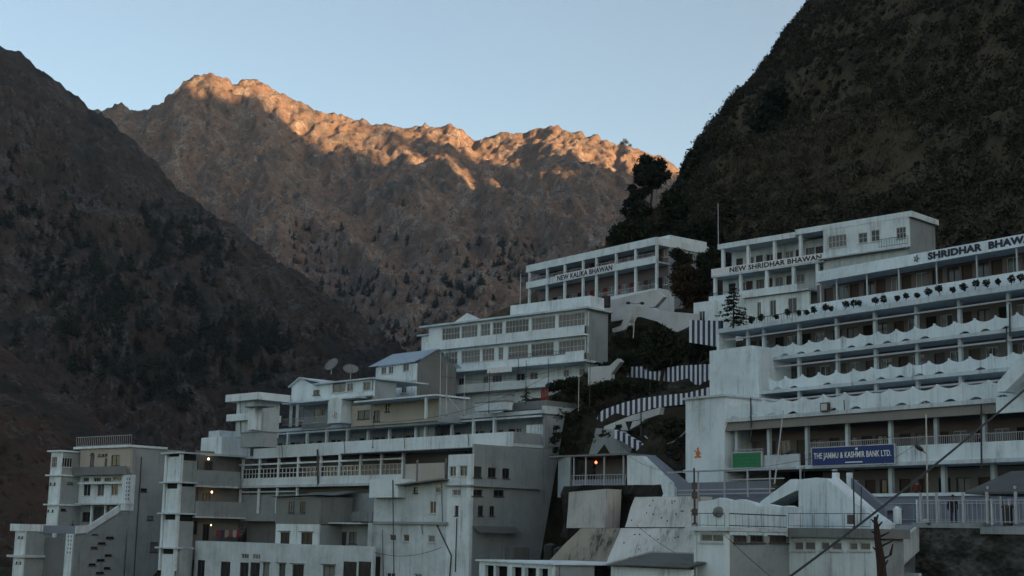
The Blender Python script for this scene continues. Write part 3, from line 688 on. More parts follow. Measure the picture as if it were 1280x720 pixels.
# ---------------------------------------------------------------- gabled upper house and long verandah house in front of it
Gf = Frame(467, 474, 156, 43)
gh = Gf.thing('white_house', 'white house with small gable end and balcony above a pillared verandah', 'house')
zR = 0.0; zw0 = Gf.z(440, 497.5); zf0 = Gf.z(440, 529)
x0, x1 = Gf.s(400, 478), .0
g = MB(); g.box(Gf.s(396, 474)-.3, .6, -.5, 7.5, -.0, .16); g.build('roof', W2, gh)
hs = []
for a, b_, c, d in ((415.5, 432, 478, 490.5), (433.5, 441.5, 479, 489), (453.5, 463, 477.5, 488)):
    h = (Gf.s(a, 484), Gf.s(b_, 484), Gf.z((a+b_)/2, d), Gf.z((a+b_)/2, c)); hs.append(h); win(gh, *h, 0, 2, 1, pm=GLASS)
MB().wall(x0, x1, zw0, -.01, 0, .25, hs).build('wall', W1, gh)
MB().wall(Gf.s(411, 494, -.9), Gf.s(466, 494, -.9), zw0, Gf.z(440, 491, -.9), -.9, -.78).build('balcony', W1, gh)
yG, _ = Gf.side(495, 485, 0)
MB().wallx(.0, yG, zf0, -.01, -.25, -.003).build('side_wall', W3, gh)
# gable part
x0, x1, xm = Gf.s(364.5, 490), Gf.s(400.5, 490), Gf.s(377, 474); zs, zp, ze = Gf.z(364.5, 483), Gf.z(377, 473), Gf.z(399, 479)
h = (Gf.s(391.5, 490), Gf.s(402-1.8, 490), Gf.z(396, 494), Gf.z(396, 487.5))
g = MB(); g.prism([(x0, zw0), (h[0], zw0), (h[0], h[3]+.6), (xm, zp), (x0, zs)], 0, .25); g.prism([(h[0], zw0), (x1, zw0), (x1, h[2]), (h[0], h[2])], 0, .25); g.prism([(h[0], h[3]), (x1, h[3]), (x1, ze-.05), (h[0], h[3]+.6)], 0, .25); g.build('gable_wall', W1, gh)
win(gh, *h, 0, 2, 1, fm=FRAME_D)
g = MB(); k = .12
for (xa, za_), (xb, zb2_) in (((x0-.3, zs-.15), (xm, zp)), ((xm, zp), (x1+.2, ze))):
    g.prism([(xa, za_), (xb, zb2_), (xb, zb2_+k), (xa, za_+k)], -.35, 6)
g.build('gable_roof', W2, gh)
# verandah storey below
xa, xb = Gf.s(353, 506, -1.2), Gf.s(410, 503, -1.2)
g = MB(); g.box(xa, Gf.s(447, 500, -1.2), -1.3, 2.2, zw0-.2, zw0-.002); g.build('floor_slab', W1, gh)
for px in (363, 371, 411): s_ = Gf.s(px, 515, -1.0); MB().box(s_-.14, s_+.14, -1.05, -.8, zf0, zw0-.2).build('column', W1, gh)
hs = []
for a, b_, c, d in ((374, 380, 509, 526), (392, 398, 511, 528), (401, 405, 511, 520)):
    h = (Gf.s(a, 518, 1.5), Gf.s(b_, 518, 1.5), Gf.z((a+b_)/2, d, 1.5), Gf.z((a+b_)/2, c, 1.5)); hs.append(h); win(gh, *h, 1.5, 2, 1)
MB().wall(xa+.3, Gf.s(412, 515, 1.5), zf0, zw0-.2, 1.5, 1.75, hs).build('wall', W3, gh)
rail(gh, xa+.2, xb, zf0+.1, -1.15, .8, .25, RAIL_W)
MB().box(Gf.s(411, 515, -1.3), Gf.s(426, 515, -1.3), -1.3, 2, zf0, zw0-.2).build('pier', W1, gh)
MB().box(xa, 0, 1.8, yG, zf0-.2, zw0-.01).build('core', W3, gh)
t = Gf.thing('hanging_cloth', 'red and white cloth hanging on the white pier of the gabled house', 'cloth', None, (Gf.s(419, 518, -1.32), -1.36, Gf.z(419, 524, -1.32)))
g = MB(); zt_ = Gf.z(419, 513, -1.32)-Gf.z(419, 524, -1.32)
for i in range(6):
    g.box(-.42+i*.14, -.28+i*.14, -.02*(i % 2), .03-.02*(i % 2), -.0+.25*abs(i-2.5)*.4, zt_-.18*abs(i-2.5)); g.m[-6:] = [i % 2]*6
g.build('fabric', [RED, STRIPE_W], t)
# the long cream verandah to the right
vh = Gf.thing('verandah_house', 'long single storey cream house with thin flat roof under the blue roofed house', 'house', None, (0, 0, zf0))
off = -2.2; zo = zf0
xa, xb = Gf.s(445, 502, off), Gf.s(545, 492.5, off); ztop = Gf.z(500, 497.5, off)-zo; zbot = Gf.z(500, 526, off)-zo
yD, _ = Gf.side(585, 505, xb); yD = min(yD, 9)
MB().box(xa, xb+.3, off-.3, yD, ztop-.12, ztop+.05).build('roof', W1, vh)
hs = []
for a, b_, c, d in ((447, 462, 513, 524), (467, 475.5, 513, 527), (481.5, 487.5, 505, 515)):
    h = (Gf.s(a, 515, 0), Gf.s(b_, 515, 0), Gf.z((a+b_)/2, d, 0)-zo, Gf.z((a+b_)/2, c, 0)-zo); hs.append(h); win(vh, *h, 0, 2, 1, fm=FRAME_D)
MB().wall(Gf.s(440, 515, 0), xb-.3, zbot, ztop-.12, 0, .22, hs).build('wall', CREAM, vh)
for px in (531.5,): s_ = Gf.s(px, 510, off); MB().box(s_-.12, s_+.12, off, off+.25, zbot, ztop-.12).build('column', W1, vh)
MB().wallx(off+.6, yD-.2, zbot-.3, ztop-.13, xb-.25, xb-.02).build('side_wall', W3, vh)
MB().box(Gf.s(426, 515, -1.2)+.05, xb-.3, .25, yD-.3, zbot-.3, ztop-.14).build('core', W3, vh)

# ---------------------------------------------------------------- narrow tower with two projecting slabs
Tf = Frame(324, 490, 160, 46)
th = Tf.thing('narrow_tower', 'narrow white stair tower with two thick projecting slabs at the left of the gabled house', 'tower')
z0_ = Tf.z(310, 545); yT, _ = Tf.side(353, 510, -.8)
g = MB(); g.box(Tf.s(283, 492), 0, -.1, 4.5, Tf.z(324, 499), 0); g.build('roof', W1, th)
wx0, wx1 = Tf.s(296, 508, .6), Tf.s(320, 508, .6)
MB().box(wx0, wx1, .6, yT, z0_, Tf.z(324, 499)).build('wall', W2, th)
g = MB(); za_, zc_ = Tf.z(300, 525.5, -.1), Tf.z(300, 517, -.1); g.box(Tf.s(283, 520, -.1), Tf.s(311, 520, -.1), -.1, 4.5, za_, zc_); g.build('floor_slab', W1, th)
g = MB(); g.box(Tf.s(311, 520, -.3), Tf.s(319, 520, -.3), -.4, .6, za_-1.2, zc_+.55); g.build('porch', W1, th)
MB().box(Tf.s(309, 515, -.5), Tf.s(331, 512, -.5), -.9, .8, zc_+.55, zc_+.68).build('porch_roof', W4, th)
# ---------------------------------------------------------------- the big stained block at lower centre
Bf = Frame(679, 514, 138, 42)
bh = Bf.thing('guest_house', 'large stained white guest house with long open galleries at the lower centre of the slope', 'building')
bz = lambda x, y, o=0.0: Bf.z(x, y, o)
bs = lambda x, y, o=0.0: Bf.s(x, y, o)
yP, _ = Bf.side(642, 552, 0); yTw, _ = Bf.side(588, 640, 0); yBk, _ = Bf.side(748, 530, 0)
yP = max(yP, -4.0)
zr = 0.0; zf1 = bz(500, 561, yP); zp1 = bz(500, 548, yP); zf2 = bz(430, 604.5, yP); zp2 = bz(430, 595, yP); zf3 = zf2-3.3
xl = bs(322, 538)
# top gallery
g = MB(); g.box(xl, .25, -.3, yBk, -.22, 0); g.box(xl, .2, -.25, -.1, 0, .15); g.box(-.1, .2, -.1, yBk-.1, 0, .55); g.build('roof', W2, bh)
MB().box(bs(335, 560), .0, yP, 3, zf1-.3, zf1).build('floor_slab', W2, bh)
zbm = bz(500, 532)
g = MB(); g.box(bs(334, 549), -.1, -.12, .0, zbm-.1, zbm+.08); g.build('gallery_beam', W1, bh)
for px, y_ in ((336, 545), (360, 545), (384, 542), (408.4, 540), (434.4, 538), (460.4, 536), (487, 534), (520, 532), (532, 531), (565, 529), (592, 527), (618, 525)):
    s_ = bs(px, y_); MB().box(s_-.15, s_+.15, -.1, .18, zf1, -.22).build('column', W1, bh)
def back(par, x0, x1, zf, zc, y, mat, seed, step, f=Bf, dm=None):
    r_ = random.Random(seed); hs = []; x = x0+.4
    while x < x1-2.3:
        k = r_.random(); hs.append(('d', x+.2, x+1.15, zf+.02, zf+2.05))
        if k < .7: hs.append(('w', x+1.4, x+2.2, zf+.95, zf+2.05))
        x += step
    MB().wall(x0, x1, zf, zc, y, y+.2, [h[1:] for h in hs]).build('back_wall', mat, par)
    for h in hs:
        if h[0] == 'd': door(par, h[1]+.05, h[2]-.05, h[3], h[4]-.06, y+.05, r_.choice([WOOD, DARK, DARK]))
        else: win(par, *h[1:], y, 2, 1, fm=r_.choice([FRAME_D, FRAME]), pm=GLASS)
back(bh, xl+.5, -2.2, zf1, -.22, 2.4, W3, 41, 2.9)
MB().wall(bs(318, 568, yP), bs(642, 552, yP)-.02, zf1-.32, zp1, yP-.14, yP).build('parapet', W1, bh)
MB().wallx(yP, -.15, zf1-.32, zp1, -.16, -.002).build('parapet', W3, bh)
MB().wall(bs(658, 540, .3), -.1, bz(668, 546, .3), bz(668, 531, .3), .3, .45).build('panel', W1, bh)
MB().wall(bs(524, 545, .25), bs(543, 545, .25), zf1, -.24, .25, .4).build('panel', W3, bh)
# right end wall
hs = []
for a, b_, c, d in ((691.5, 697.5, 533, 546.5), (715.5, 726, 533.5, 550)):
    y0_, zA = Bf.side(a, d, 0); y1_, zB = Bf.side(b_, c, 0); hs.append((y0_, y1_, min(zA, zB), max(zA, zB))); 
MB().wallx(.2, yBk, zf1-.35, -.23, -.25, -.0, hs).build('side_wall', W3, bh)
for h in hs: win(bh, *h, 0, 2, 1, side=0.0)
MB().box(xl+.4, -.28, 2.65, yBk-.1, -16, -.24).build('core', DARK, bh)
# middle gallery with lattice screens
back(bh, bs(313, 600, yP), bs(560, 592, yP), zf2, zf1-.32, yP+2.2, BEIGE, 42, 3.0)
MB().box(bs(292, 605, yP), bs(560, 598, yP), yP-.3, yP+2.4, zf2-.28, zf2).build('floor_slab', W2, bh)
MB().wall(bs(298, 600, yP), bs(508, 600, yP), zf2, zp2, yP-.12, yP).build('parapet', W1, bh)
ztp = bz(430, 576, yP); 
MB().box(bs(300, 580, yP), bs(505, 575, yP), yP-.1, yP+.02, ztp-.1, ztp+.08).build('gallery_beam', W1, bh)
pxs = [303, 324, 347.5, 372, 400, 424, 450, 476, 503]
for px in pxs:
    s_ = bs(px, 590, yP); MB().box(s_-.14, s_+.14, yP-.06, yP+.2, zp2, zf1-.32).build('column', W1, bh)
for i, (a, b_) in enumerate(zip(pxs, pxs[1:])):
    if i == 4: b_ = 423
    x0, x1 = bs(a, 590, yP)+.16, bs(b_, 590, yP)-.16; z0_, z1_ = zp2+.02, ztp-.55; g = MB(); n = 5
    tone = CREAM if i >= 6 else FRAME
    for k in range(n+1): x = x0+(x1-x0)*k/n; g.box(x-.05, x+.05, yP+.0, yP+.06, z0_, z1_)
    for k in range(3): zz = z0_+(z1_-z0_)*k/2; g.box(x0, x1, yP+.01, yP+.05, zz-.045, zz+.045)
    o = g.build('screen', tone, bh); MB().box(x0, x1, yP+.08, yP+.1, z0_, z1_).build('pane', CURT if i >= 6 else GLASS, o)
# lower gallery strip and its dark recess
MB().box(bs(297, 612, yP), bs(500, 612, yP), yP+1.6, yP+1.8, zf3-4, zf2-.28).build('wall', W4, bh)
for px in (300, 323, 346, 371): s_ = bs(px, 615, yP); MB().box(s_-.13, s_+.13, yP-.05, yP+.2, zf3, zf2-.28).build('column', W1, bh)
MB().box(bs(300, 613, yP), bs(372, 613, yP), yP-.04, yP+.08, bz(340, 614.5, yP)-.08, bz(340, 614.5, yP)+.06).build('gallery_beam', W2, bh)
MB().wall(bs(300, 612, yP), bs(500, 612, yP), zf3-.9, bz(340, 618, yP), yP+.3, yP+.42).build('wall', W3, bh)
MB().box(bs(440, 655, yP), bs(470, 650, yP), yP-.5, yP+1.5, bz(450, 652, yP), bz(450, 640, yP)).build('balcony', W3, bh)
win(bh, bs(451, 630, yP+1.4), bs(470, 628, yP+1.4), bz(460, 636, yP+1.4), bz(460, 622, yP+1.4), yP+1.35, 4, 1, name='window')
# lower right tower block
T0, Tz = bs(467, 640, yTw), bs(588, 640, yTw)
ztt = bz(575, 568, yTw); 
hs = []
def tw(lst, hood=False, nx=2):
    for a, b_, c, d in lst:
        h = (bs(a, (c+d)/2, yTw), bs(b_, (c+d)/2, yTw), bz((a+b_)/2, d, yTw), bz((a+b_)/2, c, yTw)); hs.append(h); win(bh, *h, yTw, nx, 1, fm=FRAME_D if b_-a < 7 else FRAME, hood=hood)
tw([(562, 570.5, 583, 595.5), (574.5, 584.5, 582, 595.5)]); tw([(566, 576.5, 612, 619.5), (568.5, 573.5, 632, 645)]); tw([(516.5, 522.5, 609, 616.5), (544, 551, 609, 616)], nx=1); tw([(537, 545, 626.5, 642)])
tw([(487, 495, 668, 676), (504, 511.5, 668, 677), (535, 543.5, 669, 678)], nx=1); tw([(483, 494, 716, 724), (518, 527, 717, 724)])
zA = bz(530, 602, yTw)
MB().wall(T0, bs(559, 640, yTw), -17, zA, yTw, yTw+.3, hs).build('wall', W2, bh)
MB().wall(bs(559, 640, yTw)+.01, -.0, -17, ztt, yTw-.05, yTw+.3, hs).build('wall', W1, bh)
sh_ = []
for a, b_, c, d in ((592, 602, 583, 597), (610, 620, 584.5, 597), (628, 637, 585.5, 598), (590, 603, 612, 620), (617, 630, 612.5, 620.5), (597.5, 604, 632, 645), (612, 618, 632.5, 645)):
    y0_, zA_ = Bf.side(a, (c+d)/2, 0); y1_, zB_ = Bf.side(b_, (c+d)/2, 0); _, zlo = Bf.side((a+b_)/2, d, 0); _, zhi = Bf.side((a+b_)/2, c, 0)
    sh_.append((y0_, y1_, zlo, zhi)); win(bh, y0_, y1_, zlo, zhi, 0, 2, 1, side=0.0, fm=FRAME_D)
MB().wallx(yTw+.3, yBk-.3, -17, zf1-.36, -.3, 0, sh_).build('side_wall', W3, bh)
MB().box(T0+.3, -.35, yTw+.35, yP-.2, -17, min(zA, ztt)-.3).build('core', DARK, bh)
MB().box(T0+.1, -.1, yTw+.1, 2, zA-.3, zA-.05).build('flat_roof', W4, bh)
# its ledges, sagging tin awning, projecting box, dark lean-to
zl1 = bz(575, 608, yTw); zl2 = bz(510, 654, yTw)
g = MB(); g.box(bs(559, 608, yTw), .35, yTw-.35, yTw-.06, zl1, zl1+.14); g.box(.005, .35, yTw-.06, -.5, zl1, zl1+.14); g.build('ledge', W3, bh)
MB().box(bs(470, 655, yTw), bs(561, 653, yTw), yTw-.35, yTw-.06, zl2-.1, zl2+.15).build('ledge', W3, bh)
MB().box(bs(465, 655, yTw)-.1, bs(469, 655, yTw), yTw-.4, yTw+.0, -17, zl2).build('pier', W2, bh)
x0, x1 = bs(464, 605, yTw-.7), bs(500, 605, yTw-.7); MB().box(x0, x1, yTw-.9, yTw+2, bz(480, 622, yTw-.7), bz(480, 599, yTw-.7)).build('projecting_room', W1, bh)
g = MB(); x0, x1 = bs(500, 602, yTw-.6), bs(556, 600, yTw-.6); zz0, zz1 = bz(505, 607, yTw-.6), bz(555, 600, yTw-.6)
g.prism([(x0, zz0), (x1, zz1), (x1, zz1+.12), (x0, zz0+.12)], yTw-1.2, yTw+2.8); g.build('lean_to_roof', W4, bh)
MB().wall(bs(503, 590, yTw+1.5), bs(557, 585, yTw+1.5), zA-.05, ztt-.6, yTw+1.5, yTw+1.65).build('back_wall', CREAM, bh)
for px in (505, 521, 557): s_ = bs(px, 590, yTw+.4); MB().box(s_-.07, s_+.07, yTw+.35, yTw+.5, zA-.05, ztt-.3).build('post', W4, bh)
g = MB(); n = 40; _y0, _y1 = Bf.side(590, 662, 0)[0], Bf.side(643, 664, 0)[0]; zs_ = Bf.side(615, 661, 0)[1]
for i in range(n):
    a, b_ = _y0+(_y1-_y0)*i/n, _y0+(_y1-_y0)*(i+.7)/n; d_ = rnd.uniform(-.05, .05)
    g.add([(.01, a, zs_+.25), (.01, b_, zs_+.25), (1.1, b_, zs_-.35+d_), (1.1, a, zs_-.35+d_), (.01, a, zs_+.2), (.01, b_, zs_+.2), (1.1, b_, zs_-.4+d_), (1.1, a, zs_-.4+d_)], [(0, 1, 2, 3), (7, 6, 5, 4), (3, 2, 6, 7)])
g.build('ragged_awning', W4, bh)
g = MB(); _y0, z0_ = Bf.side(631, 697, 0); _y1, z1_ = Bf.side(651, 684, 0); g.box(.01, 1.2, _y0, _y1, z0_-.5, z1_); g.build('shed_box', W4, bh)
# soffit clutter of the overhang
g = MB(); g.box(bs(440, 568, yP), -.2, yTw*.6, yP-.15, zf1-.42, zf1-.34); g.build('overhang', W4, bh)
# drain pipes
def pipe(f, par, pts, off, r=.06, mat=None, name='pipe'):
    g = MB(); q = []
    for x, y in pts: s_, z_ = f.at(x, y, off); q.append((s_, off, z_))
    g.tube(q, r, 5); return g.build(name, mat or IRON, par)
pipe(Bf, bh, [(491, 600), (492.5, 722)], yTw-.95, .06); pipe(Bf, bh, [(546, 656), (564, 694), (562, 722)], yTw-.12, .06); pipe(Bf, bh, [(571, 648), (569, 715)], yTw-.12, .05); pipe(Bf, bh, [(397, 562), (397.5, 607)], yP-.25, .12)
pipe(Bf, bh, [(466, 538), (467, 560)], -.3, .06); pipe(Bf, bh, [(549, 500), (550, 560)], -.35, .07)

# ---------------------------------------------------------------- left wing with grey balconies and its stair tower
sw = bs(306, 600, yP)                              # plane of the wing's right-hand wall
yH0, _ = Bf.side(223, 620, sw); yH1, _ = Bf.side(244, 620, sw)
wh = Bf.thing('guest_house_wing', 'white guest house wing with grey balconies and a banded stair tower, lamps glowing inside', 'building', None, (sw, yH0, 0))
W0 = (sw, yH0)
def wside(x, y): a, b_ = Bf.side(x, y, sw); return a-yH0, b_
yIn, _ = wside(312, 600)
def sidebox(mb, pa, pb, x0, x1): # box on the wing wall between two photo points
    y0_, zA_ = wside(*pa); y1_, zB_ = wside(*pb); mb.box(x0, x1, min(y0_, y1_), max(y0_, y1_), min(zA_, zB_), max(zA_, zB_)); return mb
yt = yH1-yH0
zsl = [wside(235, y)[1] for y in (566, 603, 642, 685)]
fx0 = Bf.s(205, 600, yH0)-sw
g = MB(); 
for z_ in zsl: g.box(fx0-.5, .35, -.4, yt+.1, z_-.12, z_+.06)
g.build('floor_slab', W2, wh)
hs = []; bands = []
for i, z_ in enumerate(zsl):
    zn = zsl[i+1] if i+1 < len(zsl) else z_-5
    MB().box(fx0+.5, -.26, .12, .3, zn+.06, z_-(.75 if i else .45)).build('wall', W1, wh)
    MB().box(fx0+.45, -.2, .28, .4, zn+.06, z_-.12).build('opening', DARK, wh)  # dark backing panel: shade of the tower's inside put into its colour
    MB().wallx(.35, yt, zn+.06, z_-(.9 if i in (0, 2) else .5), -.2, 0).build('side_wall', W3, wh)
g = MB(); g.box(fx0, fx0+.35, -.06, .35, -17, zsl[0]-.12); g.box(-.26, .03, -.08, .35, -17, zsl[0]-.12); g.build('pier', W1, wh)
g = MB(); g.box(fx0+.3, -.25, .45, yt-.05, -17, zsl[0]-.2); g.box(fx0+.3, -1.9, yt-.05, yIn, -17, zsl[0]-.2); g.build('core', DARK, wh)
# parapets of the recessed balconies, roof slab
g = MB()
g.box(-.6, .1, yt+.3, yIn+2, zsl[0]-.15, zsl[0]+.08); g.build('roof', W2, wh)
for (pa, pb) in (((244, 606), (300, 590)), ((243, 645), (311, 628.5))):
    g = MB(); sidebox(g, pa, pb, -.05, .10); g.build('balcony', W3, wh); g = MB(); y0_, z0_ = wside(*pa); y1_, _ = wside(*pb); g.box(-1.6, .1, y0_, y1_, z0_-.2, z0_-.002); g.build('floor_slab', W2, wh)
g = MB(); sidebox(g, (246, 700), (312, 566), -1.85, -1.65); g.build('back_wall', W4, wh)
for (a, b_, c, d) in ((247, 256, 576, 590), (264, 274, 576, 590), (246, 256, 614, 628), (262, 271, 616, 628), (247, 255, 652, 668), (262, 270, 655, 676)):
    y0_, _ = wside(a, (c+d)/2); y1_, _ = wside(b_, (c+d)/2); z0_, z1_ = wside((a+b_)/2, d)[1], wside((a+b_)/2, c)[1]
    win(wh, y0_, y1_, z0_, z1_, 0, 2, 1, side=-1.63, fm=FRAME_D, dep=-.02)
# roof-top block
g = MB(); a, zA_ = wside(277, 568); q = Bf.s(250, 560, yH0+a)-sw
x1 = sw; _ya, _ = wside(277, 560); _yb, _ = wside(313, 560)
zz = wside(277, 545.5)[1]
g.box(Bf.s(251, 560, yH0+_ya)-sw, -.02, _ya, _yb, zsl[0]+.08, zz); g.build('roof_room', W1, wh); 
g = MB(); g.box(Bf.s(258, 545, yH0+_ya)-sw, -1.0, _ya+.3, _yb-1, zz, zz+.8); g.build('roof_tank', W2, wh)
for i, (x, y) in enumerate(((263.5, 573.5), (267.5, 615), (266.5, 656.5))):
    yl_, zl_ = wside(x, y)
    t = thing('bulb_lamp', ['lit bare bulb under the roof of the wing, topmost of three', 'lit bare bulb on the middle balcony of the grey wing', 'faint lit bulb on the lowest balcony of the grey wing'][i], 'lamp', Bf.world(sw-.5, yH0+yl_, zl_), Bf.rot)
    MB().lump((0, 0, 0), .10, .10, .12, 8, 6).build('bulb', BULB, t); MB().bar((0, 0, .1), (0, 0, .45), .02, None, 5).build('cord', IRON, t)
    if i == 2: t.scale = (.6, .6, .6)
# washing on the lowest balcony
CLOTHS = [plain('cloth_%d' % i, c, .9) for i, c in enumerate(((.22, .05, .05), (.05, .06, .12), (.35, .3, .3), (.2, .12, .1), (.4, .38, .45)))]
for i, x in enumerate((274, 279, 284, 289, 294, 299)):
    y_, z_ = wside(x, 668); t = thing('hanging_cloth', 'cloth hung to dry over the lowest balcony of the grey wing', 'cloth', Bf.world(sw-.2, yH0+y_, z_), Bf.rot, 'washing on the lowest balcony')
    g = MB(); 
    for k in range(4): g.box(-.03+.03*(k % 2), .0+.03*(k % 2), -.3+.15*k, -.152+.15*k, -.25-.1*(k*i % 3), .5)
    g.build('fabric', CLOTHS[i % 5], t)

# ---------------------------------------------------------------- long plain front wall at the bottom, with terrace sheds
yL = yTw-1.0
lh = Bf.thing('terrace_house', 'low white house with dark hooded windows along the bottom of the picture', 'house', None, (0, yL, 0))
ls = lambda x, y: Bf.s(x, y, yL); lz = lambda x, y: Bf.z(x, y, yL)
ztop = lz(400, 681); hs = []
for a, b_, c, d, nx, hd in ((246.5, 256, 700, 722, 2, 0), (276, 288, 702, 722, 2, 0), (300, 311, 703, 722, 2, 0), (313, 325, 703, 722, 2, 0), (329, 337, 704, 722, 1, 1), (349, 357, 705, 722, 1, 1), (366, 380, 706, 722, 2, 1), (404, 419, 707, 722, 2, 1), (429, 446, 702, 722, 2, 0), (448, 464, 702, 722, 2, 0), (301, 310.5, 692, 698.5, 3, 0), (315, 325, 692.5, 699, 3, 0)):
    h = (ls(a, 705), ls(b_, 705), lz((a+b_)/2, d), lz((a+b_)/2, c)); hs.append(h); win(lh, *h, 0, nx, 1, fm=FRAME_D if nx < 3 else FRAME, hood=bool(hd))
MB().wall(ls(243, 700), ls(467, 700)-.05, -18, ztop, 0, .3, hs).build('wall', W2, lh)
MB().box(ls(243, 700)+.2, ls(467, 700)-.2, .35, 7, -18, ztop-1.0).build('core', DARK, lh)
# round water column beside it
t = Bf.thing('water_pipe_stack', 'round white drum column standing at the corner of the low white house', 'drum', None, (Bf.s(238, 700, yL-.5), yL-1.2, lz(238, 723)))
g = MB(); g.bar((0, 0, 0), (0, 0, lz(238, 686)-lz(238, 723)), .85, .85, 18); g.build('drum', W3, t); g = MB(); g.bar((0, 0, lz(238, 686)-lz(238, 723)), (0, 0, lz(238, 684)-lz(238, 723)), .9, .55, 18); g.build('lid', W3, t)
# two-room shed on the terrace: white lower room, corrugated upper room
yS = yL+1.5
sd = Bf.thing('corrugated_shed', 'grey corrugated shed with sagging roof above a white two window room', 'shed', None, (Bf.s(398.5, 650, yS), yS, 0))
o_ = sd.location; X0 = Bf.s(398.5, 650, yS)
ss = lambda x, y: Bf.s(x, y, yS)-X0; sz = lambda x, y: Bf.z(x, y, yS)
yD_, _ = Bf.side(440, 650, X0); yD_ -= yS
hs = []
for a, b_, c, d in ((350.5, 362, 665.5, 681), (376.5, 390.5, 666, 681.5)):
    h = (ss(a, 672), ss(b_, 672), sz((a+b_)/2, d), sz((a+b_)/2, c)); hs.append(h); win(sd, *h, 0, 2, 1, fm=FRAME_D, hood=True)
MB().wall(ss(344.5, 665), 0, sz(370, 684)-2, sz(370, 655), 0, .25, hs).build('wall', W1, sd)
g = MB(); n = 40; xa, xb = ss(345, 640), 0
for i in range(n):
    a, b_ = xa+(xb-xa)*i/n, xa+(xb-xa)*(i+.6)/n; g.box(a, b_, -.04*(1), .2, sz(370, 655)+.003, sz(370, 622)); 
    g.box(b_, xa+(xb-xa)*(i+1)/n, .0, .2, sz(370, 655)+.003, sz(370, 622))
o = g.build('corrugated_wall', TIN, sd)
for a in (362, 376): win(sd, ss(a, 634), ss(a+6, 634), sz(a, 641), sz(a, 627), -.06, 2, 2, fm=FRAME_D, dep=.0)
MB().wallx(.2, yD_, sz(370, 655), sz(370, 621), -.2, -.02).build('side_wall', W4, sd)
MB().wallx(.2, yD_, sz(370, 684)-2, sz(370, 656), -.2, -.02).build('side_wall', W3, sd)
g = MB(); zr0 = sz(370, 620); L = yD_+.4
for i in range(24):
    a, b_ = -.5+(L+.5)*i/24, -.5+(L+.5)*(i+1)/24; sag = lambda t: -.25*math.sin(math.pi*(t+.5)/(L+.5)*1.0)+.12*t
    g.add([(xa-.4, a, zr0+sag(a)), (.4, a, zr0+sag(a)+.15), (.4, b_, zr0+sag(b_)+.15), (xa-.4, b_, zr0+sag(b_))], [(0, 1, 2, 3)])
    g.add([(xa-.4, a, zr0+sag(a)-.05), (.4, a, zr0+sag(a)+.10), (.4, b_, zr0+sag(b_)+.10), (xa-.4, b_, zr0+sag(b_)-.05)], [(3, 2, 1, 0)])
g.build('sagging_roof', W4, sd)
# dark terrace room to the right of the shed
tr = Bf.thing('terrace_room', 'dark blue grey open terrace room between the corrugated shed and the stained tower', 'room', None, (0, yL+4.5, 0))
k_ = yL+4.5
hs = [(Bf.s(421, 672, k_), Bf.s(433, 672, k_), lz(427, 684), Bf.z(427, 665, k_)), (Bf.s(436, 672, k_), Bf.s(446, 672, k_), Bf.z(441, 680, k_), Bf.z(441, 665, k_))]
MB().wall(Bf.s(400, 670, k_), Bf.s(468, 670, k_), ztop-2, Bf.z(430, 655, k_), 0, .2, hs).build('wall', W3, tr)
for h in hs: win(tr, *h, 0, 2, 1, fm=FRAME_D)
MB().box(Bf.s(399, 655, k_), Bf.s(468, 655, k_), -1.8, .3, Bf.z(430, 655, k_), Bf.z(430, 655, k_)+.15).build('roof', W2, tr)

# ---------------------------------------------------------------- far left block
Af = Frame(165, 556, 186, 49.5)
ah = Af.thing('apartment_building', 'stained white building at the far left with stepped towers and a roof railing', 'building')
as_ = lambda x, y, o=0.0: Af.s(x, y, o); az = lambda x, y, o=0.0: Af.z(x, y, o)
yAk, _ = Af.side(206, 600, 0)
g = MB(); g.box(as_(96, 560)-.2, .2, -.4, yAk, -.3, 0); g.build('roof', W1, ah)
for i in range(1): rail(ah, as_(97, 555), 0.1, 0.0, -.2, 1.3, .45, FRAME)
rail(ah, .1, yAk, .0, 0, 1.3, .45, IRON, side=.1)
za = az(130, 591.5); zb_ = az(130, 594); zc_ = az(130, 629); zd_ = az(130, 631.5)
def aw(lst, y, par=ah, fm=FRAME_D, nx=2):
    out = []
    for a, b_, c, d in lst:
        h = (as_(a, (c+d)/2, y), as_(b_, (c+d)/2, y), az((a+b_)/2, d, y), az((a+b_)/2, c, y)); out.append(h); win(par, *h, y, nx, 1, fm=fm)
    return out
hs = aw([(112.5, 118, 569, 583), (130.5, 134, 573, 584), (139, 150, 568.5, 582)], 0); hs += aw([(113, 117.5, 566, 568.6), (122.5, 126, 567.5, 570.5), (127, 130.4, 567.5, 570.5), (131, 134.5, 567, 570)], 0, nx=1)
MB().wall(as_(100, 575), 0, za, -.31, 0, .25, hs).build('wall', CREAM, ah)
g = MB(); g.box(as_(96, 575), .1, -.7, -.02, za-.25, za); g.box(as_(96, 580), .05, -.7, -.6, za, za+.85); g.build('balcony', W4, ah)
hs = aw([(104, 113, 605, 620), (121.5, 130, 605, 620), (139, 147.5, 604.5, 619)], .6, fm=FRAME); hs += aw([(104, 111, 597, 602), (117, 126, 597, 602), (130, 139, 597, 602), (141, 152, 596, 601)], .6, fm=FRAME, nx=3)
MB().wall(as_(97, 610, .6), -1.0, zc_, za-.26, .6, .85, hs).build('wall', W1, ah)
MB().box(as_(97, 630), .1, -.5, .9, zc_-.2, zc_-.002).build('floor_slab', W2, ah)
MB().box(as_(100, 604), as_(155, 602.5), -.3, .6, az(130, 604)-.1, az(130, 603)).build('ledge', W1, ah)
MB().box(as_(155.5, 610), 0.0, -.4, .9, az(160, 638), za-.26).build('pier', W1, ah)
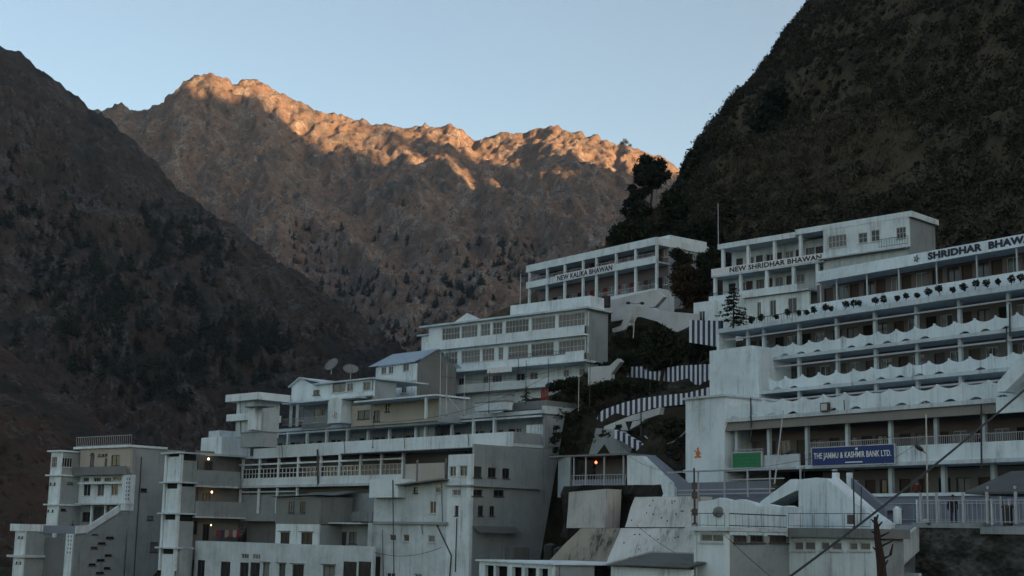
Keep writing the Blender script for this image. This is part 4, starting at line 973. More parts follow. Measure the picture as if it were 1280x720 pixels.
# blue upright characters on the pier, too worn to read
g = MB(); r_ = random.Random(4)
for i in range(6):
    zz = az(160, 600+i*5.0, -.4)
    for k in range(2): x = as_(158+k*3.2, 605, -.4); g.box(x, x+.16, -.43, -.405, zz, zz+.28); 
g.build('worn_mark', SIGN_BLUE, ah)
hs = aw([(103, 113, 640, 652), (117, 130, 633.5, 650), (134, 147, 633, 640)], 1.2)
MB().wall(as_(95, 645, 1.2), -.8, az(130, 668), zc_-.21, 1.2, 1.4, hs).build('wall', W3, ah)
for px in (114.5, 131.5, 149): s_ = as_(px, 640, .2); MB().box(s_-.13, s_+.13, .1, .3, az(130, 662), zc_-.21).build('column', W1, ah)
vents = []
for a, b_, c, d in ((176, 184, 610.5, 615), (184, 192, 645, 650), (188, 198, 678, 690)):
    y0_, _ = Af.side(a, c, 0); y1_, _ = Af.side(b_, c, 0); z0_, z1_ = Af.side((a+b_)/2, d, 0)[1], Af.side((a+b_)/2, c, 0)[1]; vents.append((y0_, y1_, z0_, z1_)); win(ah, y0_, y1_, z0_, z1_, 0, 1, 1, side=-.004, fm=FRAME_D)
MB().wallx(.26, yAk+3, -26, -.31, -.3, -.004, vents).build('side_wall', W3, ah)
MB().box(as_(97, 600)+.2, -.35, 1.45, yAk-.2, -26, -.32).build('core', DARK, ah)
pipe_y, _ = Af.side(172, 640, 0); g = MB(); g.bar((.1, pipe_y, -17), (.1, pipe_y, -1.5), .06, None, 6); g.build('pipe', IRON, ah)
# stepped tower to the left
xs0 = as_(98, 600, .4)
s1 = as_(73, 600, 0); 
yF, _ = Af.side(73.5, 610, xs0)                    # front of the tower so that its right wall meets the block
fx0_ = Af.s(61, 610, yF)
zS = [Af.side(73.5, y, xs0)[1] for y in (563, 593.5, 630.5, 668)]
g = MB()
for z_ in zS[:3]: g.box(fx0_-.5, xs0+.25, yF-.4, 1.0, z_-.14, z_+.06)
g.build('floor_slab', W1, ah)
hs = []; hs2 = []
for a, b_, c, d in ((64, 71, 571, 584),): h = (Af.s(a, 578, yF), Af.s(b_, 578, yF), Af.z(68, d, yF), Af.z(68, c, yF)); hs.append(h); win(ah, *h, yF, 3, 2)
for a, b_, c, d in ((62, 64.5, 603, 606.5), (67, 69.5, 603, 606.5), (59, 61.5, 637, 640), (64.5, 67, 637, 640)): h = (Af.s(a, c, yF), Af.s(b_, c, yF), Af.z(66, d, yF), Af.z(66, c, yF)); hs.append(h); win(ah, *h, yF, 1, 1, fm=FRAME_D)
MB().wall(fx0_, xs0, -26, zS[0]-.14, yF, yF+.25, hs).build('wall', W1, ah)
for a, b_, c, d in ((78, 91, 572, 584),): y0_, _ = Af.side(a, c, xs0); y1_, _ = Af.side(b_, c, xs0); h = (y0_, y1_, Af.side(85, d, xs0)[1], Af.side(85, c, xs0)[1]); hs2.append(h); win(ah, *h, 0, 4, 1, side=xs0)
for a, b_, c, d in ((84, 91, 602.5, 605.5), (76, 83, 636, 639)): y0_, _ = Af.side(a, c, xs0); y1_, _ = Af.side(b_, c, xs0); h = (y0_, y1_, Af.side(85, d, xs0)[1], Af.side(85, c, xs0)[1]); hs2.append(h); win(ah, *h, 0, 1, 1, side=xs0, fm=FRAME_D)
MB().wallx(yF+.26, .9, -26, zS[0]-.15, xs0-.25, xs0, hs2).build('side_wall', W3, ah)
# lower front house with outside stair
al = Af.thing('stair_house', 'low grey stair house with a sloping white stair parapet and small vent slots', 'house', None, Af.world(0, 0, 0) and (0, 0, 0))
sR = .08; yR, _ = Af.side(93, 690, sR); yQ = yR-1.2
x30, x12 = Af.s(30, 680, yQ), Af.s(17, 680, yQ)
yq = lambda x, y, s_: Af.side(x, y, s_)
sQ = x30
zt_ = Af.z(30, 655, yQ); zb0 = Af.z(30, 664, yQ)
g = MB(); g.box(Af.s(12.5, 660, yQ-.3), sQ+.15, yQ-.3, yQ-.1, zb0, zt_); yq1, _ = yq(66, 660, sQ); g.box(sQ, sQ+.15, yQ-.1, yq1, zb0, zt_); g.build('parapet', W1, al)
hs = []
for a, b_, c, d in ((22.5, 25, 670, 673), (26.5, 29, 670, 673), (19.5, 22, 702, 705), (24, 26.5, 702, 705)): h = (Af.s(a, c, yQ), Af.s(b_, c, yQ), Af.z(24, d, yQ), Af.z(24, c, yQ)); hs.append(h); win(al, *h, yQ, 1, 1, fm=FRAME_D)
MB().wall(Af.s(18, 680, yQ), sQ, -26, zb0, yQ, yQ+.25, hs).build('wall', W1, al)
MB().wallx(yQ+.26, yq1, -26, zb0-.003, sQ-.25, sQ).build('side_wall', W3, al)
MB().box(Af.s(9, 695, yQ-.4), sQ+.4, yQ-.5, yQ+3, Af.z(30, 696, yQ)-.1, Af.z(30, 694, yQ)).build('ledge', W2, al)
# front wall of the stair house (grey, faces right) with vents, and sloping parapet
zz = lambda x, y: Af.side(x, y, sR)
hv = []
for a, b_, y in ((115, 122.5, 667), (132.5, 142.5, 672), (122.5, 132.5, 679), (113.5, 122, 684.5), (131, 140, 694), (121, 131, 700), (111, 120, 705.5), (130, 138.5, 710), (120, 130, 716)):
    y0_, _ = zz(a, y); y1_, _ = zz(b_, y); _, z_ = zz((a+b_)/2, y); hv.append((y0_, y1_, z_-.15, z_+.12)); win(al, y0_, y1_, z_-.15, z_+.12, 0, 1, 1, side=sR, fm=FRAME_D, fr=.03)
ya, zA_ = zz(94, 661); yb2, zB_ = zz(110, 660); yc, zC_ = zz(147, 637); yd, _ = zz(176, 660)
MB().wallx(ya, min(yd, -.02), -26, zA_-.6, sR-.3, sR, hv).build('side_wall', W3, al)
g = MB(); yd = min(yd, -.03); yc = min(yc, yd-.3); g.prismx([(yb2, zA_-.6), (yd, zA_-.6), (yd, zC_-.3), (yc, zC_-.3)], sR-.3, sR-.002); g.build('side_wall', W3, al)
g = MB(); y66, z66 = zz(66, 662); g.prismx([(ya, zA_-.62), (yb2-.3, zB_-.62), (yc, zC_-.45), (yc, zC_+.55), (yb2, zB_+.35), (ya, zA_+.35)], sR+.004, sR+.22); g.build('stair_parapet', W1, al)
MB().box(sQ+.2, sR-.1, yQ+2.5, yQ+2.7, zA_-.65, zA_+.35).build('parapet', LILAC, al)
MB().box(Af.s(81, 690, yR-.05), sR-.02, yR-.05, yR+1, -26, zA_-.66).build('pier', W1, al)
MB().box(sQ+.05, sR-.35, yQ+3, -.5, -26, zA_-1.2).build('core', W4, al)
g = MB()
for i in range(5):
    for k in range(2): x = Af.s(85+k*3.2, 680, yR-.05); z_ = Af.z(86, 672+i*5, yR-.05); g.box(x, x+.15, yR-.08, yR-.053, z_, z_+.28)
g.build('worn_mark', SIGN_BLUE, al)
# ---------------------------------------------------------------- low white house in front of the long hotel
Kf = Frame(985, 664, 76, 42)
kh = Kf.thing('low_house', 'low white flat roofed house with high slot windows in front of the long hotel', 'house')
ks = lambda x, y, o=0.0: Kf.s(x, y, o); kz = lambda x, y, o=0.0: Kf.z(x, y, o)
yk, _ = Kf.side(908, 700, 0); zt = kz(985, 671); zr = kz(985, 662)
yk = max(yk, -6)
xk0 = ks(868, 700, yk); xk1 = ks(909, 700, yk)
hs = []
for a, b_, c, d in ((992, 1004, 677, 688), (1005, 1019, 677, 688), (1025.5, 1037, 677.5, 688), (1038, 1052, 677.5, 688), (1061, 1072, 678, 688), (1074, 1088, 678, 688)):
    h = (ks(a, 682), ks(b_, 682), kz((a+b_)/2, d), kz((a+b_)/2, c)); hs.append(h); win(kh, *h, 0, 1, 1, pm=CURT)
MB().wall(0, ks(1094, 690), -12, zt, 0, .2, hs).build('wall', W1, kh)
h = (ks(875, 672, yk), ks(904, 672, yk), kz(890, 677.5, yk), kz(890, 667.5, yk))
MB().wall(xk0, xk1, -12, kz(890, 664, yk), yk, yk+.2, [h]).build('wall', W1, kh); win(kh, *h, yk, 2, 1, pm=CURT)
g = MB()
for a in (868.5, 906): x = ks(a, 700, yk); g.box(x, x+.14, yk-.08, yk, -12, kz(890, 664, yk)); g.build('pier', W1, kh) if a > 900 else None
hsd = []
for a, b_ in ((917, 934), (938, 955), (962, 984)):
    y0_, _ = Kf.side(a, 672, xk1); y1_, _ = Kf.side(b_, 672, xk1); z0_, z1_ = Kf.side((a+b_)/2, 678, xk1)[1], Kf.side((a+b_)/2, 669, xk1)[1]
    y1_ = min(y1_, -.1); hsd.append((y0_, y1_, z0_, z1_)); win(kh, y0_, y1_, z0_, z1_, 0, 2, 1, side=xk1, fm=FRAME_D)
MB().wallx(yk+.21, .0, -12, min(kz(890, 664, yk), zt), xk1-.2, xk1, hsd).build('side_wall', W3, kh)
g = MB(); g.box(xk0+.2, xk1-.25, yk+.25, 5, -12, zt-.1); g.box(xk1-.3, ks(1094, 690)-.25, .25, 2.6, -12, zt-.1); g.build('core', DARK, kh)
g = MB()
g.box(xk0-.3, xk1+.3, yk-.4, 6, kz(890, 663.5, yk), kz(890, 659, yk)); g.build('roof', W2, kh)
g = MB(); g.box(xk1+.302, ks(1096, 690)+.2, -.5, 2.8, zt+.002, zr+.1); g.build('roof', W4, kh)
t = Kf.thing('roof_railing', 'thin iron railing along the roof edge of the low white house', 'railing', None, (0, 0, zr+.1))
for a, b_ in ((990, 1020), (1022, 1058), (1060, 1092)): rail(t, ks(a, 660), ks(b_, 660), 0, -.3, .75, .9, IRON, r=.014)
t = Kf.thing('roof_railing', 'low iron railing on the left part of the low house roof', 'railing', None, (0, 0, kz(890, 659, yk)))
rail(t, xk0, xk1, 0, yk-.2, .7, .5, IRON, r=.014)
g = MB(); g.v = []; rail(t, yk, -.4, 0, 0, .7, .5, IRON, side=xk1+.15)
MB().wallx(.21, 2.6, -12, zt, ks(1094, 690)-.2, ks(1094, 690)).build('side_wall', W3, kh)
# white broken parapet wall behind that roof
Wf = Frame(955, 632, 82, 40)
wl = Wf.thing('rough_wall', 'rough whitewashed wall with a ragged top behind the low house roof', 'wall', None, (0, 0, 0))
pts = [(873, 627), (890, 625), (900, 622), (915, 626), (925, 624), (940, 628), (947, 633), (958, 630), (975, 633), (985, 632), (990, 634)]
g = MB()
for (x0, y0), (x1, y1) in zip(pts, pts[1:]):
    a, b_ = Wf.at(x0, y0), Wf.at(x1, y1); g.prism([(a[0], -5), (b_[0], -5), (b_[0], b_[1]), (a[0], a[1])], 0, .6)
g.build('masonry', W1, wl); s_, z_ = Wf.at(898, 640); g = MB(); g.lump((s_, -.05, z_), .45, .12, .32, 10, 7, .4); g.build('hole', W4, wl)
s_, z_ = Wf.at(992, 634); MB().box(Wf.s(984, 640), Wf.s(999, 640), -.6, .3, Wf.z(990, 662), z_).build('pier', W2, wl)

# ---------------------------------------------------------------- white stair cover with sloping roof
Hf = Frame(1033, 598, 84, 38)
hh_ = Hf.thing('stair_cover', 'white stair building with sloping shoulders and a dark wedge opening in front of the bank', 'building')
hp = lambda x, y, o=0.0: Hf.at(x, y, o)
body = [hp(998, 664), hp(1106, 664), hp(1106, 655), hp(1076, 634), hp(1033, 598), hp(1020, 597), hp(998, 599.5)]
g = MB(); g.prism([(a, b_-(2.5 if i < 2 else 0)) for i, (a, b_) in enumerate(body)], 0, 1.0); g.build('wall', W1, hh_)
left_ = [hp(955, 633), hp(963, 631.5), hp(998, 613.5), hp(998, 599), hp(992, 599.2), hp(953, 628)]
g = MB(); g.prism(left_, -.25, 2.2); g.build('sloping_roof', W1, hh_)
back_ = [hp(965, 632, 1.5), hp(998.5, 632, 1.5), hp(998.5, 613, 1.5), hp(965, 629, 1.5)]
g = MB(); g.prism([hp(950, 660, 1.5), hp(999, 660, 1.5), hp(999, 606, 1.5), hp(950, 634, 1.5)], 1.5, 1.7); g.build('opening', plain('dark_red_shade', (.04, .02, .02), .9), hh_)  # recessed panel painted near-black for the shade inside the wedge
# stair parapets descending on its right
for k, (a, b_, o) in enumerate(((( 1044, 598), (1104, 650), 1.05), ((1062, 598), (1106, 636), 2.6))):
    p0, p1 = hp(*a, o), hp(*b_, o); g = MB(); g.prism([(p0[0], p0[1]-1.0), (p1[0], p1[1]-1.0), (p1[0], p1[1]+.1), (p0[0], p0[1]+.1)], o, o+.22); g.build('stair_parapet', [W1, LILAC][k], hh_)
    MB().box(p0[0]-.2, p0[0]+.1, o-.05, o+.3, p0[1]-1, p0[1]+.35).build('post', W1, hh_)
# lilac terrace wall between them and the hotel
Lf = Frame(1180, 640, 88, 36)
lw = Lf.thing('terrace_wall', 'lilac painted terrace wall below the bank floor with pale rails along it', 'wall')
MB().wall(Lf.s(1075, 640), Lf.s(1340, 640), -5, Lf.z(1180, 620), 0, .3).build('masonry', LILAC, lw)
g = MB(); g.box(Lf.s(1075, 640), Lf.s(1340, 640), -.15, .4, Lf.z(1180, 620)+.002, Lf.z(1180, 617)+.05); g.build('coping', W1, lw)
rail(lw, Lf.s(1082, 640), Lf.s(1330, 640), Lf.z(1180, 652), -.12, 1.1, 1.3, RAIL_W)
for a, b_ in ((1147, 1148.5), (1173, 1175), (1205, 1207), (1240, 1242), (1262, 1264)): MB().box(Lf.s(a, 640), Lf.s(b_, 640), -.15, -.002, Lf.z(1200, 656), Lf.z(1200, 624)).build('pilaster', W1, lw)
lw2 = S.thing('terrace_wall', 'lilac blue low wall behind white rails below the orange emblem tower', 'wall', None, (0, -1.5, -2.5))
MB().wall(S.s(843, 605, -1.5), S.s(960, 600, -1.5), S.z(880, 626, -1.5)+2.5-3, S.z(880, 603, -1.5)+2.5, 0, .25).build('masonry', LILAC, lw2)
g = MB(); g.box(S.s(845, 592, -1.5), S.s(1005, 590, -1.5), -.9, -.78, S.z(900, 588, -2.4)+2.5-.06, S.z(900, 588, -2.4)+2.5+.06)
g.build('rail_beam', RAIL_W, lw2)
for x in (872, 905, 934, 962, 1000):
    s_ = S.s(x, 600, -2.4); MB().box(s_-.05, s_+.05, -.9, -.8, S.z(900, 622, -2.4)+2.5, S.z(900, 588, -2.4)+2.5).build('post', RAIL_W, lw2)
for a, b_, c in ((846, 968, 612), (846, 968, 617), (913, 980, 600)):
    z_ = S.z(900, c, -2.4)+2.5; MB().box(S.s(a, c, -2.4), S.s(b_, c, -2.4), -.88, -.83, z_-.04, z_+.04).build('rail_bar', RAIL_W, lw2)
# ---------------------------------------------------------------- right-hand terrace: stone wall, fence, canopy, steps
Vf = Frame(1150, 655, 80, 38)
sw_ = Vf.thing('stone_wall', 'dark mossy rubble stone retaining wall at the lower right corner', 'wall')
STONE = NT('rubble_stone'); vec = STONE.pos((1, 1, 1.5), obj=True); v_ = STONE.n('ShaderNodeTexVoronoi'); v_.inputs['Scale'].default_value = 2.4; STONE.l(vec, v_.inputs['Vector'])
ns = STONE.noise(vec, .5, 6, .65); cst = STONE.mix(STONE.ramp(ns, [(.42, (0, 0, 0)), (.62, (1, 1, 1))]), (.022, .026, .02), (.115, .12, .115))
cst = STONE.mix(STONE.ramp(v_.outputs['Distance'], [(.05, (.3, .3, .3)), (.45, (1, 1, 1))]), (.02, .02, .018), cst); STONE.col(cst); STONE.bump(v_.outputs['Distance'], .12, 1.0)
STONE = STONE.mat
zt1 = Vf.z(1150, 654); 
g = MB(); n = 34; xa, xb = Vf.s(1148, 690), Vf.s(1340, 690); rows = 10
grid = []
for j in range(rows+1):
    for i in range(n+1):
        x = xa+(xb-xa)*i/n; zz = -10+(zt1-(.25 if i*1.0/n > .36 else 0)+10)*j/rows
        g.v.append((x, -.25+.22*noise.noise(Vector((x*.9, zz*.9, 5)))-.06*(rows-j), zz))
for j in range(rows):
    for i in range(n): a = j*(n+1)+i; g.f.append((a, a+1, a+n+2, a+n+1)); g.m.append(0)
g.build('stone_face', STONE, sw_); MB().box(xa, xb, .1, 4, -10, zt1-.35).build('core', W4, sw_)
g = MB(); g.box(Vf.s(1232, 670), xb, -.5, .5, zt1-.55, zt1-.18); g.box(xa-.1, Vf.s(1231, 670), -.4, .5, zt1-.25, zt1+.02); g.build('coping', W3, sw_)
MB().box(xa-.1, xb, .5, 6, zt1-.4, zt1-.1).build('terrace_floor', W3, sw_)
ff = Vf.thing('terrace_fence', 'white metal fence of posts and bars along the stone wall top', 'fence', None, (0, -.1, zt1))
rail(ff, Vf.s(1151, 650), xb, 0, 0, 1.25, .28, RAIL_W)
for x in (1153, 1173, 1206, 1236, 1272): s_ = Vf.s(x, 650); MB().box(s_-.06, s_+.06, -.06, .06, 0, 1.7).build('post', RAIL_W, ff)
cz = Vf.thing('canopy_roof', 'dark grey pitched canopy roof on posts at the right edge above the stone wall', 'canopy', None, (0, 0, zt1))
e0 = Vf.at(1209, 615, 0.5); e1 = Vf.at(1300, 618, .5); rdg = Vf.at(1262, 589, 2.5); rdg2 = Vf.at(1320, 583, 2.5)
g = MB()
ze = e0[1]-zt1; zr_ = rdg[1]-zt1; X0, X1 = e0[0], e0[0]+8.5; xr0, xr1 = rdg[0], X1
for d, flip in ((0, 0), (-.12, 1)):
    v = [(X0, .3, ze+d), (X1, .3, ze-.05+d), (xr1, 2.6, zr_+.15+d), (xr0, 2.6, zr_+d), (X0, 4.8, ze+d), (X1, 4.8, ze-.05+d)]
    f = [(0, 1, 2, 3), (0, 3, 4), (3, 2, 5, 4)]
    g.add(v, [tuple(reversed(q)) for q in f] if flip else f)
g.add([(X0, .3, ze-.12), (X1, .3, ze-.17), (X1, .3, ze-.05), (X0, .3, ze), (X0, 4.8, ze-.12), (X0, 4.8, ze)], [(0, 1, 2, 3), (4, 0, 3, 5)])
g.build('roof', plain('slate_sheet', (.075, .085, .088), .6, 0, .35, 1.5), cz)
for x in (1236, 1270): s_ = Vf.s(x, 640, .6); MB().box(s_-.06, s_+.06, .55, .67, .02, ze+.3).build('post', STEEL, cz)
for x in (1252,): s_ = Vf.s(x, 640, 4.2); MB().box(s_-.06, s_+.06, 4.15, 4.27, .02, ze+.3).build('post', STEEL, cz)
t = Vf.thing('metal_stool', 'small dark barrel shaped seat by the posts under the canopy', 'stool', None, (Vf.s(1260, 655, .8), .8, zt1-.1))
g = MB(); g.bar((0, 0, 0), (0, 0, .95), .26, .26, 12); g.build('drum', IRON, t); g = MB(); g.bar((0, 0, .95), (0, 0, 1.1), .34, .30, 12); g.build('seat', FRAME_D, t)
stp = Vf.thing('stone_steps', 'flight of grey stone steps going up between the low house and the stone wall', 'steps', None, (0, 0, 0))
g = MB(); n = 13; zt_, = (zt1-.1,); xa_, xb_ = Vf.s(1103, 670), Vf.s(1149, 670)
for i in range(n): g.box(xa_-1.5+.08*i, xb_-.05, -4.0+.33*i, 1.5, zt_-.19*(n-i)-.5, zt_-.19*(n-1-i)-.01)
g.build('treads', W3, stp)
g = MB(); g.prismx([(-4.1, zt_-.19*n-1), (.5, zt_-1), (.5, zt_+.35), (-4.1, zt_-.19*n+.45)], xb_-.02, xb_+.2); g.build('side_wall', W2, stp)
MB().wall(Vf.s(1102, 705, -4.2), Vf.s(1150, 705, -4.2), -10, zt_-.19*n-.1, -4.3, -4.1).build('base_wall', W2, stp)

# ---------------------------------------------------------------- railed kiosk, retaining walls, small sheds
Jf = Frame(783, 567, 112, 42)
kj = Jf.thing('kiosk', 'open railed kiosk with thin flat roof and one red lamp beside the stained guest house', 'kiosk')
js = lambda x, y, o=0.0: Jf.s(x, y, o); jz = lambda x, y, o=0.0: Jf.z(x, y, o)
zrf = jz(760, 569); zfl = jz(750, 607); 
g = MB(); g.box(js(690, 578), .3, -.4, 4, zrf-.05, zrf+.1); g.build('roof', W4, kj)
g = MB(); n = 14; xa, xb = js(692, 600), js(717, 600)
for i in range(n):
    t0, t1 = i/n, (i+1)/n; f = lambda t: -.9*math.sin(math.pi*t*.5+.0)
    g.add([(xa+(xb-xa)*t0, f(t0)+.5, zfl-.9), (xa+(xb-xa)*t1, f(t1)+.5, zfl-.9), (xa+(xb-xa)*t1, f(t1)+.5, zrf-.06), (xa+(xb-xa)*t0, f(t0)+.5, zrf-.06)], [(0, 1, 2, 3)])
    g.add([(xa+(xb-xa)*t0, f(t0)+.65, zfl-.9), (xa+(xb-xa)*t1, f(t1)+.65, zfl-.9), (xa+(xb-xa)*t1, f(t1)+.65, zrf-.06), (xa+(xb-xa)*t0, f(t0)+.65, zrf-.06)], [(3, 2, 1, 0)])
g.build('sheet_wall', W3, kj)
MB().box(xb-.1, .1, -.3, 4, zfl-.25, zfl).build('floor_slab', W4, kj)
rail(kj, xb, .1, zfl, -.2, .85, .3, RAIL_W); MB().box(xb, 0, 2.6, 2.8, zfl, zrf-.06).build('back_wall', W4, kj)
g = MB(); g.box(xb, 0, -.16, -.1, zfl, zfl+.5); g.build('panel', LILAC, kj)
for x in (719, 734, 757, 781): s_ = js(x, 590); MB().box(s_-.05, s_+.05, -.2, -.1, zfl, zrf-.06).build('post', RAIL_W, kj)
t = Jf.thing('bulb_lamp', 'glowing red lamp hanging under the kiosk roof', 'lamp', None, (js(745, 578, .5), .5, jz(745, 578, .5)))
MB().lump((0, 0, 0), .10, .10, .12, 8, 6).build('bulb', emit('red_bulb', (1.0, .14, .06), 1.1), t); MB().bar((0, 0, .12), (0, 0, .4), .02, None, 5).build('cord', IRON, t)
# white triangular stair wall to its right, with a blue-grey sloping balustrade
t = Jf.thing('stair_wall', 'white triangular stair wall with a blue grey sloping balustrade beside the kiosk', 'stairs')
p = lambda x, y, o=-.35: Jf.at(x, y, o)
g = MB(); g.prism([p(784, 622), p(843, 622), p(843, 610), p(801, 570), p(784, 569)], -.35, .3); g.build('wall', W1, t)
g = MB(); g.prism([p(800, 568.5, .31), p(812, 569, .31), p(862, 610, .31), p(844, 611, .31)], .31, 1.0); g.build('balustrade', LILAC, t)
MB().box(p(784, 622)[0], p(862, 622)[0], -.6, 2, p(800, 627)[1], p(800, 621)[1]-.003).build('landing', W3, t)
# retaining panels
Rf = Frame(865, 650, 92, 42)
rp = lambda x, y, o=0.0: Rf.at(x, y, o)
RW = paint('whitewashed_retaining', (.56, .60, .61), .7, 1.0)
def retaining(label, pts, mat, seed, holes=0, off=0.0, lean=.0, name='retaining_wall'):
    """a leaning wall from a photo outline given as (top-left, top-right, bottom-right, bottom-left)"""
    t = Rf.thing(name, label, 'wall', None, (*(lambda q: (q[0], off, q[1]))(rp(*pts[3], off)),))
    bx, bz_ = rp(*pts[3], off); q = [rp(x, y, off) for x, y in pts]; g = MB(); nx, nz = 30, 14; r_ = random.Random(seed)
    for j in range(nz+1):
        for i in range(nx+1):
            u, v = i/nx, 1-j/nz
            x = (q[0][0]*(1-u)+q[1][0]*u)*(1-v)+(q[3][0]*(1-u)+q[2][0]*u)*v; z_ = (q[0][1]*(1-u)+q[1][1]*u)*(1-v)+(q[3][1]*(1-u)+q[2][1]*u)*v
            g.v.append((x-bx, .12*noise.noise(Vector((x*.7, z_*.7, seed)))+lean*(1-v), z_-bz_))
    for j in range(nz):
        for i in range(nx): a = j*(nx+1)+i; g.f.append((a, a+1, a+nx+2, a+nx+1)); g.m.append(0)
    g.build('face', mat, t, True)
    b2 = MB(); zt_ = max(v[2] for v in g.v); b2.add([(q[0][0]-bx, lean+.02, q[0][1]-bz_-.02), (q[1][0]-bx, lean+.02, q[1][1]-bz_-.02), (q[1][0]-bx, lean+1.5, q[1][1]-bz_-.02), (q[0][0]-bx, lean+1.5, q[0][1]-bz_-.02)], [(0, 1, 2, 3)])
    b2.add([(q[1][0]-bx, lean, q[1][1]-bz_), (q[2][0]-bx, 0, q[2][1]-bz_), (q[2][0]-bx, 1.5, q[2][1]-bz_), (q[1][0]-bx, lean+1.5, q[1][1]-bz_)], [(0, 1, 2, 3)]); b2.build('top', mat, t)
    if holes:
        h = MB()
        for k in range(holes):
            u, v = r_.uniform(.06, .94), r_.uniform(.1, .9)
            x = (q[0][0]*(1-u)+q[1][0]*u)*(1-v)+(q[3][0]*(1-u)+q[2][0]*u)*v; z_ = (q[0][1]*(1-u)+q[1][1]*u)*(1-v)+(q[3][1]*(1-u)+q[2][1]*u)*v
            h.box(x-bx-.05, x-bx+.05, .12*noise.noise(Vector((x*.7, z_*.7, seed)))+lean*(1-v)-.012, lean*(1-v)+.3, z_-bz_-.045, z_-bz_+.045)
        h.build('weep_hole', DARK, t)
    return t
STAIN = paint('stained_concrete', (.30, .29, .25), .9, 1.35, dcol=(.035, .035, .03))
retaining('upper whitewashed retaining wall with weep holes below the white stair wall', [(787, 621), (866, 620), (866, 659), (781, 659)], RW, 3, 14, 0.0, .5)
retaining('lower whitewashed retaining wall with weep holes above the grey shed roof', [(769, 660), (866, 660), (866, 704), (758, 704)], RW, 4, 12, -.8, .6)
retaining('dark streaked sloping concrete wall at the foot of the stained guest house', [(712, 660), (770, 660), (760, 712), (676, 712)], STAIN, 5, 0, -.7, 1.0)
retaining('pale stained retaining panel below the railed kiosk', [(708, 615), (756, 611), (756, 660), (707, 660)], paint('stained_panel', (.42, .43, .42), .7, 1.0, dcol=(.07, .07, .06)), 6, 0, .4, .2)
t = Rf.thing('rock_face', 'near-black rock surface standing in for the shaded gap between the stained retaining panel and the whitewashed wall', 'rock', None, (*(lambda q: (q[0], 1.2, q[1]))(rp(690, 720)),))
q0 = rp(690, 720); g = MB(); n = 26
for j in range(13):
    for i in range(n+1):
        x = rp(672, 660)[0]+(rp(800, 660)[0]-rp(672, 660)[0])*i/n; z_ = rp(690, 720)[1]-1+(rp(690, 606)[1]-rp(690, 720)[1]+1)*j/12
        g.v.append((x-q0[0], 1.0+1.0*noise.fractal(Vector((x*.5, z_*.5, 2)), 1, 2, 4), z_-q0[1]))
for j in range(12):
    for i in range(n): a = j*(n+1)+i; g.f.append((a, a+1, a+n+2, a+n+1)); g.m.append(0)
g.build('rock_surface', plain('gap_shade_rock', (.016, .017, .014), .9, 0, .6, 1.5), t)  # near-black colour carries the shade of the void between the walls
# low shed roofs at the bottom edge
Bt = Frame(690, 706, 88, 30)
t = Bt.thing('shopfront', 'white low shopfront with dark square openings at the bottom edge below the guest house', 'building')
p = lambda x, y, o=0.0: Bt.at(x, y, o)
hs = []
for a, b_ in ((606, 617), (620, 634), (640, 652), (656, 670), (674, 685)): hs.append((p(a, 713)[0], p(b_, 713)[0], p(650, 724)[1]-1, p(650, 709)[1]))
MB().wall(p(599, 712)[0], p(690, 712)[0], -6, p(650, 704)[1], 0, .25, hs).build('wall', W1, t)
MB().box(p(599, 712)[0], p(690, 712)[0], .5, .6, -6, p(650, 705)[1]).build('back_wall', DARK, t)
y_, z_ = Bt.side(743, 710, p(690, 712)[0]); MB().wallx(.26, min(y_, 9), -6, p(650, 704)[1], p(690, 712)[0]-.25, p(690, 712)[0]).build('side_wall', W3, t)
MB().box(p(597, 712)[0], p(692, 712)[0], -.2, 9, p(650, 704)[1]+.002, p(650, 702)[1]).build('roof', W1, t)
for h in hs[:0]: pass
t = Kf.thing('small_shed', 'small shed with mossy grey tin roof at the bottom edge left of the low house', 'shed')
off = yk-1.0
a, z0_ = Kf.at(762, 706, off); b_, _ = Kf.at(866, 706, off); zt_ = Kf.z(815, 690, off+3)
g = MB(); n = 46
for i in range(n):
    u, v, w_ = a+(b_-a)*i/n, a+(b_-a)*(i+.6)/n, a+(b_-a)*(i+1)/n
    for s0, s1, d in ((u, v, .04), (v, w_, 0)):
        g.add([(s0, off-.4, z0_+d), (s1, off-.4, z0_+d), (s1+.25, off+3, zt_+d), (s0+.25, off+3, zt_+d)], [(0, 1, 2, 3)]); g.add([(s0, off-.4, z0_+d-.07), (s1, off-.4, z0_+d-.07), (s1+.25, off+3, zt_+d-.07), (s0+.25, off+3, zt_+d-.07)], [(3, 2, 1, 0)])
g.build('roof', paint('mossy_tin', (.14, .155, .14), .8, .8, .6, (.04, .045, .035)), t)
hs = [(Kf.s(778, 716, off), Kf.s(790, 716, off), z0_-1.6, z0_-.6), (Kf.s(826, 716, off), Kf.s(838, 716, off), z0_-1.6, z0_-.6)]
MB().wall(a+.1, b_-.1, -12, z0_-.08, off, off+.2, hs).build('wall', W1, t)
for h in hs: win(t, *h, off, 2, 1, fm=FRAME_D)
